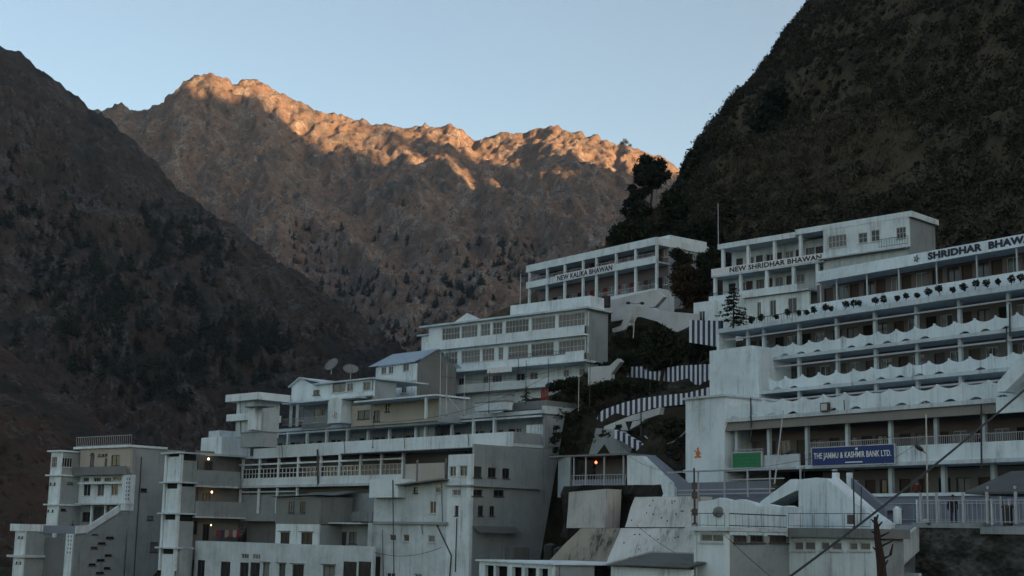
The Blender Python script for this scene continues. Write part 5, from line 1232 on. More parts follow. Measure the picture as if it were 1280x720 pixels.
# ---------------------------------------------------------------- blue and white striped walls of the climbing path
def striped(label, tops, bots, D0, D1, n, thick=.25, first=0):
    """a low wall following the path: tops/bots are photo polylines (x, y) of its upper and lower edge; depth runs D0 -> D1"""
    xs = [t[0] for t in tops]; x0, x1 = xs[0], xs[-1]
    pts = []
    for i in range(n+1):
        x = x0+(x1-x0)*i/n; D = D0+(D1-D0)*i/n; pts.append((P(x, interp(tops, x)[0], D), P(x, interp(bots, x)[0], D)))
    o = pts[0][1]; t = thing('striped_wall', label, 'wall', o); g = MB()
    for i in range(n):
        a, b_ = pts[i], pts[i+1]; d = Vector((.25, thick, 0)); k0 = Vector((0, -.03 if (i+first) % 2 else 0, 0))
        v = [a[1]+k0, b_[1]+k0, b_[0]+k0, a[0]+k0]; v += [q+d for q in v]; v = [q-o for q in v]
        g.mi = (i+first) % 2; g.add(v, [(0, 1, 2, 3), (7, 6, 5, 4), (3, 2, 6, 7), (1, 0, 4, 5), (0, 3, 7, 4), (2, 1, 5, 6)])
    g.build('masonry', [STRIPE_W, BLUE], t); return t
striped('blue and white striped wall beside the round dark tree, upper run of the path', [(783, 459), (800, 458), (826, 461), (850, 457), (888, 455)], [(783, 471), (800, 472), (826, 476), (850, 478), (888, 483)], 148, 126, 37)
striped('blue and white striped path wall climbing from the guest house roof to the white tower', [(744, 526), (752, 513), (780, 503), (800, 498), (830, 494), (860, 491), (886, 484)], [(744, 534), (752, 534), (780, 521), (800, 515), (830, 508), (860, 505), (886, 500)], 132, 119, 43)
striped('short blue and white striped wall sloping down to the white triangular stair wall', [(768, 537), (780, 541), (800, 553), (812, 560), (836, 566)], [(768, 548), (780, 553), (800, 566), (812, 570), (836, 569)], 122, 113, 20)
striped('tall blue and white striped panel between the white tower and the small conifer', [(861.5, 400), (901, 401)], [(861.5, 428), (901, 434)], 124, 119, 12)
# whitewashed ramp and retaining walls under the Kalika hotel
RW2 = paint('whitewash_rough', (.50, .54, .56), .6, .5)
def slab_px(name, label, cat, poly, D, thick, mat, yaw=40, rough=0):
    f = Frame(*poly[0], D, yaw); t = f.thing(name, label, cat); q = [f.at(x, y) for x, y in poly]
    g = MB(); g.prism(q, 0, thick); g.build('masonry', mat, t); return t
slab_px('retaining_wall', 'broad whitewashed ramp wall sweeping down to the right below the gallery hotel', 'wall', [(764, 402), (764, 385), (800, 382), (824, 388), (842, 390), (868, 392), (868, 404), (858, 410), (846, 415), (838, 412), (822, 402), (800, 396)], 165, .8, RW2)
slab_px('retaining_wall', 'white retaining wall strip directly under the gallery hotel floor', 'wall', [(748, 391), (748, 379), (772, 373), (818, 362), (830, 371), (818, 384), (800, 385), (780, 386)], 172, .6, RW2)
slab_px('water_tank', 'flared white concrete bowl standing on the slope beside the three storey hotel', 'tank', [(778, 392), (790, 391), (788, 399), (785, 404), (787, 410), (775, 414), (766, 416), (765, 411), (776, 407), (779, 400)], 160, .9, RW2)
slab_px('landing_wall', 'low white landing wall at the foot of the three storey hotel side', 'wall', [(735, 470), (735, 459), (762, 457), (772, 448), (776, 452), (764, 467), (764, 480), (735, 484)], 146, .5, RW2)
slab_px('retaining_wall', 'rough grey white wall under the striped path wall', 'wall', [(755, 540), (755, 533), (790, 519), (826, 509), (824, 518), (806, 524), (800, 530), (785, 538), (772, 538)], 126, .5, RW2)
slab_px('rubble_slope', 'grey white concrete slope between the guest house and the striped walls', 'wall', [(735, 572), (745, 535), (768, 538), (784, 566), (784, 576)], 125, 1.5, W3)
# ---------------------------------------------------------------- hillside the village stands on
GP = []
def gp(f, s, y, z): GP.append(f.world(s, y, z))
for s in (-16, -6, 4, 14, 24): gp(S, s, -3, -4.2); gp(S, s, 3.4, -3.6); gp(S, s, 14, 4.5); gp(S, s, 20, 11); gp(S, s, 24, 13.5)
for s in (-13, -3, 6): gp(E_, s, -4.5, zq-3.2); gp(E_, s, 4, zq-2); gp(E_, s, 11, zq+3)
for s in (d0, d0/2, -1): gp(D_, s, -2.5, zd-3.4); gp(D_, s, 4, zd-2); gp(D_, s, 12, zd+1.5)
for s in (c0, c0/2, -1): gp(Cf, s, -2.5, zc0-4.2); gp(Cf, s, 5, zc0-2.5); gp(Cf, s, yC+3, zc0+1)
for s in (xl, xl/2, -2): gp(Bf, s, yTw-4, -17); gp(Bf, s, 1, -12); gp(Bf, s, yBk+4, -4.5)
for s in (-14, -7, -1): gp(Af, s, -16, -27); gp(Af, s, 3, -20); gp(Af, s, 16, -16)
gp(Bf, sw-8, yH0, -18); gp(Bf, sw-10, yIn+yH0, -15)
for x, y, D in ((745, 470, 152), (790, 478, 146), (850, 484, 134), (885, 486, 124), (760, 455, 155), (800, 440, 158), (850, 430, 150), (885, 432, 130), (770, 410, 168), (715, 500, 140), (745, 520, 133), (790, 512, 128), (850, 500, 124), (790, 545, 120), (850, 560, 110), (850, 540, 114), (820, 530, 119), (835, 400, 172), (868, 385, 168), (690, 500, 147), (880, 340, 190), (850, 350, 190)): GP.append(P(x, y, D))
for x, y, D in ((783, 640, 110), (720, 640, 114), (860, 640, 96), (960, 660, 90), (1060, 672, 88), (1150, 690, 82), (1250, 680, 84), (760, 715, 95), (690, 730, 95)): GP.append(P(x, y, D)+Vector((0, 0, -2)))
for X, Y, z in ((-110, 120, -20), (-60, 90, -16), (0, 55, -9), (60, 55, -7), (-30, 70, -13), (-150, 200, -24), (-120, 250, -22), (-60, 260, -15), (100, 130, 20), (120, 100, 10), (-20, 250, 10), (-160, 120, -24), (-160, 280, -26)): GP.append(Vector((X, Y, z)))
M_gard = rocky('garden_slope', (.038, .034, .022), (.055, .055, .05), (.016, .019, .012), 6.0, .2, .55, .4)
CAPS = [(740, 132, 890, 119, [(740, 536), (752, 534), (780, 521), (800, 515), (830, 508), (860, 505), (890, 500)]), (783, 148, 890, 126, [(783, 471), (800, 472), (826, 476), (850, 478), (890, 483)]), (766, 122, 838, 113, [(768, 548), (780, 553), (800, 566), (812, 570), (838, 569)]), (735, 126, 790, 123, [(735, 572), (790, 576)]), (784, 113, 864, 109, [(784, 622), (864, 622)]), (855, 116, 900, 112, [(855, 585), (900, 590)])]
DCAP = [(-400, 185), (0, 185), (200, 180), (300, 178), (460, 168), (600, 152), (690, 140), (735, 132), (745, 121), (790, 108), (860, 96), (960, 89), (1280, 83), (1700, 75)]
g = MB(); X0, X1, Y0, Y1, st = -150, 140, 45, 270, 2.5
nx, ny = int((X1-X0)/st), int((Y1-Y0)/st)
def ground_z(X, Y):
    a = b_ = 0.0
    for q in GP:
        d2 = (q.x-X)**2+(q.y-Y)**2+.5; w_ = 1/(d2*d2); a += w_*q.z; b_ += w_
    return a/b_
for j in range(ny+1):
    for i in range(nx+1):
        X, Y = X0+st*i, Y0+st*j; e = min(i, nx-i, j)/5
        z_ = ground_z(X, Y)+.5*noise.fractal(Vector((X*.12, Y*.12, 1.7)), .9, 2.1, 4); 
        pxx, pyy = proj(Vector((X, Y, z_))); dc, = interp(DCAP, pxx)
        if Y < dc and pyy < 738: z_ = P(pxx, 738, Y).z
        for xa, Da, xb, Db, line in CAPS:
            if xa-4 < pxx < xb+4 and Y < Da+(Db-Da)*(pxx-xa)/(xb-xa)+.6:
                yc_ = interp(line, pxx)[0]+.8
                if proj(Vector((X, Y, z_)))[1] < yc_: z_ = min(z_, P(pxx, yc_, Y).z)
        if e < 1: z_ = min(z_, z_*e+(-22)*(1-e)) if X < 60 else z_
        g.v.append((X, Y, z_))
for j in range(ny):
    for i in range(nx): a = j*(nx+1)+i; g.f.append((a, a+1, a+nx+2, a+nx+1)); g.m.append(0)
tag(g.build('hillside', M_gard, None, True), 'overgrown slope the hotels stand on', 'hillside', kind='structure')
# ---------------------------------------------------------------- vegetation
import numpy as np
nr = np.random.default_rng(5)
def leafmat(name, c, var=.5):
    m = NT(name); n = m.noise(m.pos(obj=True), .9, 3, .6); n2 = m.noise(m.pos(obj=True), 7, 2, .5)
    f = m.math('ADD', m.math('MULTIPLY', n, .7), m.math('MULTIPLY', n2, .3))
    m.col(m.mix(m.ramp(f, [(.35, (0, 0, 0)), (.65, (1, 1, 1))]), tuple(v*(1-var) for v in c), tuple(v*(1+var) for v in c)))
    m.p.inputs['Roughness'].default_value = .9; m.p.inputs['Specular IOR Level'].default_value = .1; return m.mat
PINE = leafmat('pine_needles', (.020, .026, .018)); BROAD = leafmat('dark_foliage', (.020, .026, .014)); RUST = leafmat('rusty_foliage', (.045, .030, .018)); SCRUB = leafmat('scrub_foliage', (.036, .036, .024), .6); DRY = leafmat('dry_grass', (.062, .053, .037), .5); FARP = leafmat('far_pine', (.030, .038, .032), .4)
BARK = plain('bark', (.045, .035, .028), .95, 0, .5, 3)
def leaves(lumps, n, size, flat=1.0, hollow=.35, droop=0.0):
    """leaf-sized quads spread through lumps (cx,cy,cz,rx,ry,rz)"""
    L = np.array(lumps, float); wt = (L[:, 3]*L[:, 4]*L[:, 5])**.66; k = nr.choice(len(L), n, p=wt/wt.sum())
    d = nr.normal(size=(n, 3)); d /= np.linalg.norm(d, axis=1)[:, None]; r = (hollow+(1-hollow)*nr.random(n)**.6)*nr.normal(1, .19, n)
    c = L[k, :3]+d*L[k, 3:6]*r[:, None]
    a = nr.normal(size=(n, 3)); a[:, 2] *= flat; a[:, 2] -= droop; a /= np.linalg.norm(a, axis=1)[:, None]
    b = np.cross(a, nr.normal(size=(n, 3))); b /= np.linalg.norm(b, axis=1)[:, None]+1e-9
    s = size*nr.uniform(.6, 1.4, n)[:, None]
    v = np.stack([c-a*s, c+b*s*.45, c+a*s, c-b*s*.45], 1).reshape(-1, 3); return v
def leaf_obj(v, name, mat, par=None):
    n = len(v)//4; me = bpy.data.meshes.new(name); me.vertices.add(len(v)); me.vertices.foreach_set('co', v.astype(np.float32).ravel())
    me.loops.add(n*4); me.loops.foreach_set('vertex_index', np.arange(n*4, dtype=np.int32)); me.polygons.add(n)
    me.polygons.foreach_set('loop_start', np.arange(0, n*4, 4, dtype=np.int32)); me.materials.append(mat); me.update(calc_edges=True)
    o = bpy.data.objects.new(name, me); COL.objects.link(o); o.parent = par; return o
def limbs(g, base, h, lumps, r0):
    b0 = Vector(base); top = b0+Vector((0, 0, h)); prev = b0; pts = []
    for i in range(1, 7):
        q = b0+Vector((.06*h*(noise.noise(Vector((i*.7, h, 1)))), .06*h*noise.noise(Vector((i*.7, h, 4))), h*i/6)); g.bar(prev, q, r0*(1-(i-1)/7), r0*(1-i/7), 7); pts.append(q); prev = q
    for l in lumps:
        c = Vector(l[:3]); s = min(pts, key=lambda q: (q-(c-Vector((0, 0, l[5]*.8)))).length); g.bar(s, s.lerp(c, .55)+Vector((0, 0, -.1)), r0*.38, r0*.22, 5); g.bar(s.lerp(c, .55)+Vector((0, 0, -.1)), c, r0*.22, r0*.08, 5)
def tree(name, label, loc, h, lumps, n, size, mat, r0, group=None, trunk_h=None, droop=0.0, flat=1.0):
    t = thing(name, label, 'tree', loc, 0, group); g = MB(); limbs(g, (0, 0, -.4), (trunk_h or h*.85)+.4, lumps, r0); g.build('trunk', BARK, t); leaf_obj(leaves(lumps, n, size, flat, .3, droop), 'crown', mat, t); return t
def lumps_px(base_px, D, blobs):
    """crown lumps given as photo circles (x, y, r) at distance D around a base point"""
    b0 = P(*base_px, D); out = []
    for x, y, r in blobs:
        c = P(x, y, D)-b0; k = r*D/FPX; out.append((c.x, c.y+rnd.uniform(-.5, .5)*k, c.z, k, k, k*.85))
    return b0, out
def ptree(name, label, base, D, blobs, n, size, mat, r0, **kw):
    b0, l = lumps_px(base, D, blobs); top = max(q[2]+q[5] for q in l); return tree(name, label, b0, top, l, n, size, mat, r0, **kw)
ptree('pine_tree', 'tall dark pine with layered crown against the sunset ridge, standing above the gallery hotel', (814, 300), 215, [(811, 205, 10), (801, 213, 10), (820, 211, 11), (812, 219, 12), (826, 222, 9), (801, 225, 9), (833, 219, 6), (790, 236, 6), (799, 243, 8), (808, 238, 7), (786, 254, 7), (797, 258, 9), (808, 264, 7), (789, 272, 8), (800, 276, 8), (781, 264, 5), (793, 246, 7), (796, 266, 8), (802, 226, 9), (818, 228, 9), (824, 208, 9), (806, 200, 8)], 7500, .36, PINE, .38)
ptree('tree', 'dark bushy tree filling the foot of the tall pine', (784, 312), 205, [(776, 290, 12), (790, 284, 12), (768, 300, 9), (800, 292, 12), (785, 300, 12), (812, 284, 10)], 3400, .40, BROAD, .3)
ptree('tree', 'round dark tree right of the tall pine, behind the end of the gallery hotel', (842, 300), 212, [(842, 250, 14), (836, 262, 12), (850, 262, 12), (845, 276, 14), (832, 280, 10), (852, 290, 12)], 3400, .40, BROAD, .3)
ptree('tree', 'tall dark tree on the skyline edge of the scrub hillside', (872, 272), 262, [(872, 196, 14), (880, 184, 11), (866, 210, 14), (880, 208, 15), (868, 228, 14), (884, 228, 14), (876, 246, 14), (864, 246, 10)], 5000, .5, BROAD, .4)
ptree('tree', 'dark leafy tree lower on the hillside between two hotels', (880, 318), 215, [(868, 292, 13), (884, 286, 13), (876, 304, 14), (892, 302, 12), (862, 306, 10)], 3600, .40, BROAD, .3)
ptree('tree', 'round dense dark tree in the garden beside the striped wall', (827, 479), 138, [(826, 419, 14), (814, 428, 13), (838, 426, 13), (828, 436, 16), (810, 442, 12), (846, 440, 11), (828, 450, 15), (842, 452, 11), (816, 454, 11)], 5600, .24, BROAD, .22)
ptree('tree', 'thin trunked tree with sparse dark crown on the steep hillside', (973, 226), 268, [(968, 120, 14), (960, 136, 16), (978, 134, 16), (952, 152, 15), (972, 156, 16), (986, 150, 14), (962, 172, 12), (984, 170, 10)], 4200, .55, BROAD, .45)
ptree('bare_tree', 'slender dark tree with thin crown behind the white balcony hotel', (906, 292), 200, [(900, 262, 10), (908, 254, 9), (912, 266, 10), (902, 276, 9)], 1300, .36, SCRUB, .16)
# conifers: whorled drooping boughs
def conifer(name, label, loc, h, rb, mat, n=900, size=.2, group=None, seed=1, cat='tree'):
    r_ = random.Random(seed); t = thing(name, label, cat, loc, 0, group); g = MB(); g.bar((0, 0, -.3), (0, 0, h), h*.022+.03, .01, 6); out = []; tiers = 11
    for i in range(tiers):
        u = i/(tiers-1); z_ = h*(.12+.85*u); rr_ = rb*(1-u)**.85+.05*rb
        for k in range(6 if i < 8 else 4):
            a = r_.uniform(0, 6.28); ln = rr_*r_.uniform(.6, 1.15); e = Vector((math.cos(a)*ln, math.sin(a)*ln, z_-ln*.22)); g.bar((0, 0, z_), e, .025, .008, 4)
            m = max(6, int(n/64*(ln/rb+.15)))
            for q in range(m):
                s = r_.uniform(.2, 1.05); c = Vector((0, 0, z_)).lerp(e, s)+Vector((r_.gauss(0, .05*h), r_.gauss(0, .05*h), r_.gauss(0, .02*h)))*.5; out.append(c)
    g.build('trunk', BARK, t); c = np.array([tuple(q) for q in out]); m = len(c); a = nr.normal(size=(m, 3)); a[:, 2] = -abs(a[:, 2])*.6; a /= np.linalg.norm(a, axis=1)[:, None]; b = np.cross(a, nr.normal(size=(m, 3))); b /= np.linalg.norm(b, axis=1)[:, None]
    s = size*nr.uniform(.6, 1.4, m)[:, None]; leaf_obj(np.stack([c-a*s, c+b*s*.35, c+a*s, c-b*s*.35], 1).reshape(-1, 3), 'crown', mat, t); return t
conifer('conifer', 'small dark conifer in front of NEW SHRIDHAR BHAWAN at the end of the planted ledge', P(917, 406, 117), 3.5, 1.35, PINE, 1500, .15, seed=3)
conifer('conifer', 'tiny conifer on the guest house roof below the three storey hotel', P(658, 502, 146), 1.5, .75, PINE, 700, .10, seed=4)
# garden bushes
def bush(label, x, y, D, blobs, n=900, size=.2, mat=None, group=None, name='bush'):
    b0, l = lumps_px((x, y), D, blobs); t = thing(name, label, 'bush', b0, 0, group); g = MB()
    for q in l: g.bar((0, 0, -.2), (q[0]*.8, q[1]*.8, q[2]), .05, .02, 5)
    g.build('stems', BARK, t); leaf_obj(leaves(l, int(n*1.9), size*.68, 1, .3), 'foliage', mat or BROAD, t); return t
bush('clipped dark bush at the corner of the guest house roof garden', 697, 496, 146, [(690, 484, 7), (700, 481, 8), (708, 484, 7)], 1100)
bush('taller dark bush beside the landing of the three storey hotel', 716, 500, 144, [(712, 478, 7), (720, 482, 8), (714, 490, 8)], 1100)
bush('broad low hedge sweeping along the garden slope', 750, 505, 139, [(732, 492, 10), (745, 487, 10), (758, 484, 10), (770, 482, 10), (782, 484, 9), (738, 500, 8), (752, 494, 7), (766, 490, 7)], 3200)
bush('dark hedge continuing under the round tree', 815, 497, 136, [(796, 484, 8), (810, 484, 8), (824, 486, 7), (838, 486, 5), (852, 487, 4)], 1800)
bush('shaggy dark bush left of the round garden tree', 782, 468, 147, [(772, 450, 9), (784, 446, 11), (768, 460, 9), (782, 460, 9), (794, 450, 9), (798, 462, 8)], 2400)
bush('bush below the flared white bowl', 790, 442, 152, [(782, 430, 10), (796, 426, 11), (790, 414, 8), (800, 410, 6), (774, 424, 8)], 2200)
bush('small bush on the bank right of the round tree', 872, 452, 132, [(864, 438, 8), (874, 444, 9), (884, 442, 7), (866, 450, 8)], 1500)
bush('dark bush under the striped panel', 882, 440, 126, [(870, 432, 5), (880, 434, 6), (890, 436, 5)], 900)
bush('scrubby bush on the bank below the striped path wall', 838, 560, 116, [(826, 536, 9), (838, 528, 10), (850, 530, 8), (836, 546, 10), (850, 548, 8), (822, 552, 7)], 2400, mat=SCRUB)
bush('ragged weeds hanging on the bank beside the orange emblem tower', 852, 575, 110, [(842, 560, 7), (850, 552, 6), (846, 570, 6)], 900, mat=SCRUB)
bush('rusty brown shrub mass beside the end wall of the gallery hotel', 858, 384, 172, [(846, 348, 10), (858, 340, 12), (870, 346, 12), (850, 362, 12), (866, 362, 13), (880, 360, 11), (860, 376, 10), (876, 376, 10)], 4200, .30, RUST)
bush('dark shrub right behind the gallery hotel corner', 850, 330, 178, [(846, 318, 9), (856, 326, 10), (848, 334, 9)], 1400, .28)
bush('dark shrub between the rusty shrubs and the white balcony hotel', 884, 352, 168, [(880, 326, 11), (890, 334, 10), (882, 344, 11), (892, 316, 9)], 2600, .28)
# dead tree stump by the steps
t = thing('dead_tree', 'bare reddish lopped tree trunk with short stubs in front of the low house end', 'tree', P(1104, 735, 66)); o = t.location
g = MB(); pl_ = [(1104, 735, .24), (1101, 700, .21), (1098, 680, .17), (1096, 662, .14), (1094, 646, .07)]
q = [(P(x, y, 66)-o, r) for x, y, r in pl_]
for (a, ra), (b_, rb_) in zip(q, q[1:]): g.bar(a, b_, ra, rb_, 9)
g.build('trunk', plain('red_bark', (.034, .022, .019), .95, 0, .6, 5), t)
for x0, y0, x1, y1 in ((1095, 655, 1089, 649), (1097, 668, 1089, 664), (1098, 672, 1112, 665), (1099, 684, 1116, 676), (1096, 660, 1103, 652), (1100, 692, 1091, 684), (1101, 700, 1113, 694), (1113, 694, 1116, 680), (1095, 650, 1098, 643), (1103, 712, 1110, 700)):
    MB().bar(P(x0, y0, 66)-o, P(x1, y1, 66)-o, .07, .03, 6).build('stub', bpy.data.materials['red_bark'], t)
# ---------------------------------------------------------------- scrub and dry grass on the steep hillside
def sheet_find(sh, x, y):
    lo, hi = 0.0, 1.0; best = (1e9, 0)
    for j in range(61):
        q = proj(sh.spot(x, j/60)); e = abs(q[1]-y)
        if e < best[0]: best = (e, j/60)
    return best[1]
allv = []; dry = []
for i in range(8500):
    x = rnd.uniform(700, 1420); tt = rnd.uniform(.0, 1.0)**.9
    if i < 700: x = rnd.uniform(845, 1012); tt = rnd.uniform(.94, 1.0)
    c = hill.spot(x, tt); k = noise.fractal(Vector((c.x*.03, c.y*.03, c.z*.03)), 1, 2, 3)
    if k > -.2 or i < 700 or rnd.random() < .4:
        s = rnd.uniform(.35, 1.25)*(1.5 if k > .25 else 1.0); s = s*.8 if i < 700 else s*(1.7 if tt < .4 else 1)
        allv.append(leaves([(c.x, c.y, c.z+s*.35, s, s, s*.75)], int(22+30*s), .30, 1, .2))
    else:
        n = 34; p_ = np.array([tuple(c)]*n)+nr.normal(size=(n, 3))*[1.3, 1.3, .4]; a = np.tile([0, 0, 1.0], (n, 1))+nr.normal(size=(n, 3))*.35; b = np.cross(a, nr.normal(size=(n, 3))); b /= np.linalg.norm(b, axis=1)[:, None]; s = nr.uniform(.3, .7, n)[:, None]
        dry.append(np.stack([p_-b*.12, p_+a*s, p_+a*s*1.05+b*.05, p_+b*.12], 1).reshape(-1, 3))
tag(leaf_obj(np.concatenate(allv), 'scrub', SCRUB), 'dark scrub covering the steep hillside', 'scrub', kind='stuff')
tag(leaf_obj(np.concatenate(dry), 'dry_grass', DRY), 'dry brown grass tufts on the steep hillside', 'grass', kind='stuff')
gv = []
for i in range(4200):
    X, Y = rnd.uniform(-5, 60), rnd.uniform(100, 200); q = Vector((X, Y, ground_z(X, Y))); x, y = proj(q)
    if any(xa-3 < x < xb+3 and Y < Da+(Db-Da)*(x-xa)/(xb-xa)+1 and y < interp(ln, x)[0]+9 for xa, Da, xb, Db, ln in CAPS[:3]): continue
    if 690 < x < 890 and 395 < y < 575:
        s = rnd.uniform(.2, .65); gv.append(leaves([(q.x, q.y, q.z+s*.3, s, s, s*.6)], int(36+54*s), .14, 1, .2))
tag(leaf_obj(np.concatenate(gv), 'undergrowth', BROAD), 'weeds and undergrowth on the garden slope', 'undergrowth', kind='stuff')
# ---------------------------------------------------------------- pines scattered over the mountain flanks
def pine_mesh(seed):
    r_ = random.Random(seed); l = []
    for i in range(9):
        u = i/8; z_ = .18+.78*u; rr_ = .24*(1-u)**.8+.03
        for k in range(3): a = r_.uniform(0, 6.28); d = rr_*.55; l.append((math.cos(a)*d, math.sin(a)*d, z_+r_.uniform(-.03, .03), rr_*.75, rr_*.75, .075))
    v = leaves(l, 420, .05, .6, .2, .3); return v
PM = []
for k in range(4):
    o = leaf_obj(pine_mesh(k+50), 'crown', FARP); PM.append(o.data); bpy.data.objects.remove(o)
TM = MB().bar((0, 0, -.1), (0, 0, .95), .022, .006, 5); _o = TM.build('trunk', BARK); TM = _o.data; bpy.data.objects.remove(_o)
clusters = [(95, 300, 26, 26, 12), (130, 345, 34, 26, 22), (186, 272, 12, 14, 8), (212, 290, 14, 12, 9), (150, 385, 40, 26, 24), (62, 372, 22, 22, 8), (246, 312, 18, 14, 10), (268, 335, 20, 16, 10), (20, 268, 14, 18, 6), (10, 205, 10, 12, 4), (186, 336, 26, 20, 12), (240, 372, 36, 20, 16), (280, 420, 44, 22, 22), (232, 446, 34, 18, 12), (336, 440, 40, 20, 14), (110, 440, 50, 26, 14), (200, 490, 50, 24, 14), (60, 330, 30, 20, 8), (300, 470, 40, 20, 12)]
cl2 = [(330, 345, 34, 20, 12), (380, 398, 44, 22, 14), (460, 362, 34, 20, 12), (430, 424, 40, 18, 14), (540, 384, 44, 22, 16), (500, 424, 40, 18, 14), (600, 372, 34, 18, 10), (600, 338, 30, 14, 6), (470, 300, 60, 24, 8), (640, 320, 40, 20, 8)]
def scatter(sh, cls, hmin, hmax, label, group):
    n_ = 0
    for cx, cy, rx, ry, n in cls:
        for i in range(n):
            x, y = rnd.gauss(cx, rx*.6), rnd.gauss(cy, ry*.6); x = min(max(x, sh.x0+2), sh.x1-2); tt = sheet_find(sh, x, y)
            if tt > .97: continue
            c = sh.spot(x, tt); h = rnd.uniform(hmin, hmax); t = thing('pine_tree', label, 'tree', c-Vector((0, 0, .4)), rnd.uniform(0, 6.28), group); t.scale = (h*rnd.uniform(.9, 1.3), h, h)
            for me, nm in ((rnd.choice(PM), 'crown'), (TM, 'trunk')): q = bpy.data.objects.new(nm, me); COL.objects.link(q); q.parent = t
            n_ += 1
    return n_
n1 = scatter(left, clusters, 5, 10.5, 'small dark pine among the scattered pines on the shaded left mountain flank', 'pines on the left mountain flank')
n2 = scatter(far, cl2, 7, 13, 'tiny dark pine on the shaded lower slope of the far mountain', 'pines on the far mountain slope')
wv = []
for sheet_, zones, n in ((left, [(180, 360, 130, 70), (300, 430, 90, 40), (120, 420, 90, 60), (60, 300, 50, 60), (230, 470, 120, 30), (250, 290, 60, 40)], 420), (far, [(420, 390, 90, 50), (520, 420, 90, 30), (380, 330, 60, 40), (560, 360, 70, 40), (640, 330, 50, 30)], 380)):
    for i in range(n):
        cx, cy, rx, ry = rnd.choice(zones); x, y = rnd.gauss(cx, rx*.55), rnd.gauss(cy, ry*.55)
        if not sheet_.x0+2 < x < sheet_.x1-2: continue
        tt = sheet_find(sheet_, x, y)
        if tt > .93: continue
        c = sheet_.spot(x, tt); h = rnd.uniform(3, 8.5); v = pine_mesh(rnd.randrange(99999)) if i % 12 == 0 else base_v; base_v = v
        a = rnd.uniform(0, 6.28); m_ = np.array([[math.cos(a), -math.sin(a), 0], [math.sin(a), math.cos(a), 0], [0, 0, 1]])
        wv.append((v.reshape(-1, 4, 3)[::2].reshape(-1, 3)*[1.25, 1.25, 1]) @ m_.T*h+np.array(tuple(c))-[0, 0, .5])
tag(leaf_obj(np.concatenate(wv), 'distant_woods', FARP), 'far off pine scrub thinly covering the lower mountain flanks', 'woods', kind='stuff')
n3 = 0
for x, h in ((781, 8), (776, 5), (787, 5), (758, 4)):
    c = far.spot(x, .995); t = thing('ridge_tree', '', 'tree', c, 0, 'lone trees on the sunset ridge'); t['label'] = 'tiny bushy tree on the crest of the sunlit far ridge near the tall pine'
    leaf_obj(leaves([(0, 0, h*.55, h*.4, h*.4, h*.4), (h*.3, 0, h*.4, h*.3, h*.3, h*.3)], 260, h*.09), 'crown', FARP, t); MB().bar((0, 0, -1), (0, 0, h*.5), .4, .2, 5).build('trunk', BARK, t)
# ---------------------------------------------------------------- dishes, tanks, poles, wires, people
def dish(label, x, y, D, r, az, el, group='satellite dishes on the gabled house'):
    c = P(x, y, D); t = thing('satellite_dish', label, 'dish', c, 0, group); g = MB(); n, m = 20, 5; nrm = Vector((math.sin(az)*math.cos(el), math.cos(az)*math.cos(el), math.sin(el))); a = nrm.orthogonal().normalized(); b_ = nrm.cross(a)
    for d in (0, -.05):
        o = len(g.v); vs = [nrm*(d-.22*r)]; fs = []
        for k in range(1, m+1):
            for i in range(n): q = 2*math.pi*i/n; vs.append(a*(r*k/m*math.cos(q))+b_*(r*k/m*math.sin(q))+nrm*(d-.22*r+.22*r*(k/m)**2))
        for i in range(n): fs.append((0, 1+i, 1+(i+1) % n))
        for k in range(m-1):
            for i in range(n): fs.append((1+k*n+i, 1+(k+1)*n+i, 1+(k+1)*n+(i+1) % n, 1+k*n+(i+1) % n))
        g.add(vs, fs)
    g.build('reflector', DISH, t); g = MB(); g.bar(nrm*(-.22*r), (0, .2, -r*1.3), .06, None, 6); g.build('mast', STEEL, t)
    g = MB(); 
    for q in (0, 2.1, 4.2): g.bar(a*(r*.9*math.cos(q))+b_*(r*.9*math.sin(q)), nrm*(r*.75), .025, None, 4)
    g.lump(nrm*(r*.75), .1, .1, .1, 6, 5); g.build('feed_horn', IRON, t)
DISH = plain('dish_mesh', (.19, .20, .20), .6, .2)
dish('left of two grey satellite dishes, tilted towards the valley, above the gabled house', 414, 455, 168, .92, R(215), R(35)); dish('right of two grey satellite dishes, flatter to the sky, beside the blue roofed house', 438.5, 460.5, 166, .92, R(170), R(48))
def pole(label, x0, y0, x1, y1, D, r=.05, mat=None, name='pole', extra=None, cat='pole', group=None):
    b_, c = P(x0, y0, D), P(x1, y1, D); t = thing(name, label, cat, b_, 0, group); g = MB(); g.bar((0, 0, 0), c-b_, r, r*.75, 7); g.build('shaft', mat or STEEL, t); MB().bar((0, 0, -.02), (0, 0, .06), r*2.2, None, 8).build('base_plate', IRON, t); return t, c-b_
pole('tall pale steel pole standing before the parapet right of the blue bank sign', 1160, 655, 1157.5, 518, 79, .055)
t, top = pole('leaning pale pole propped in front of the balcony beside the green sign', 968, 606, 979, 513, 86, .05, RAIL_W)
t, top = pole('slim dark lamp post with a small box at its foot on the low house roof', 1068, 660, 1066.5, 588, 76, .05, IRON, 'lamp_post', cat='lamp post')
MB().box(-.35, -.08, -.15, .15, .2, .7).build('meter_box', FRAME_D, t); g = MB(); g.bar(top, top+Vector((-.9, 0, .02)), .025, None, 5); g.build('arm', IRON, t); MB().lump(top+Vector((-1.0, 0, -.02)), .18, .1, .07, 8, 5).build('lamp_head', STEEL, t)
t, top = pole('dark post hung with boxes at the left end of the low house roof', 868.5, 655, 867.5, 585, 80, .07, IRON)
for k in (.15, .45, .62): MB().box(-.16, .14, -.14, .1, top.z*k, top.z*k+.38).build('box', FRAME_D, t)
t, top = pole('white pole with two floodlights rising from the garden beside the three storey hotel', 791.5, 423, 794, 380, 150, .06, RAIL_W, 'floodlight_pole', cat='lamp post')
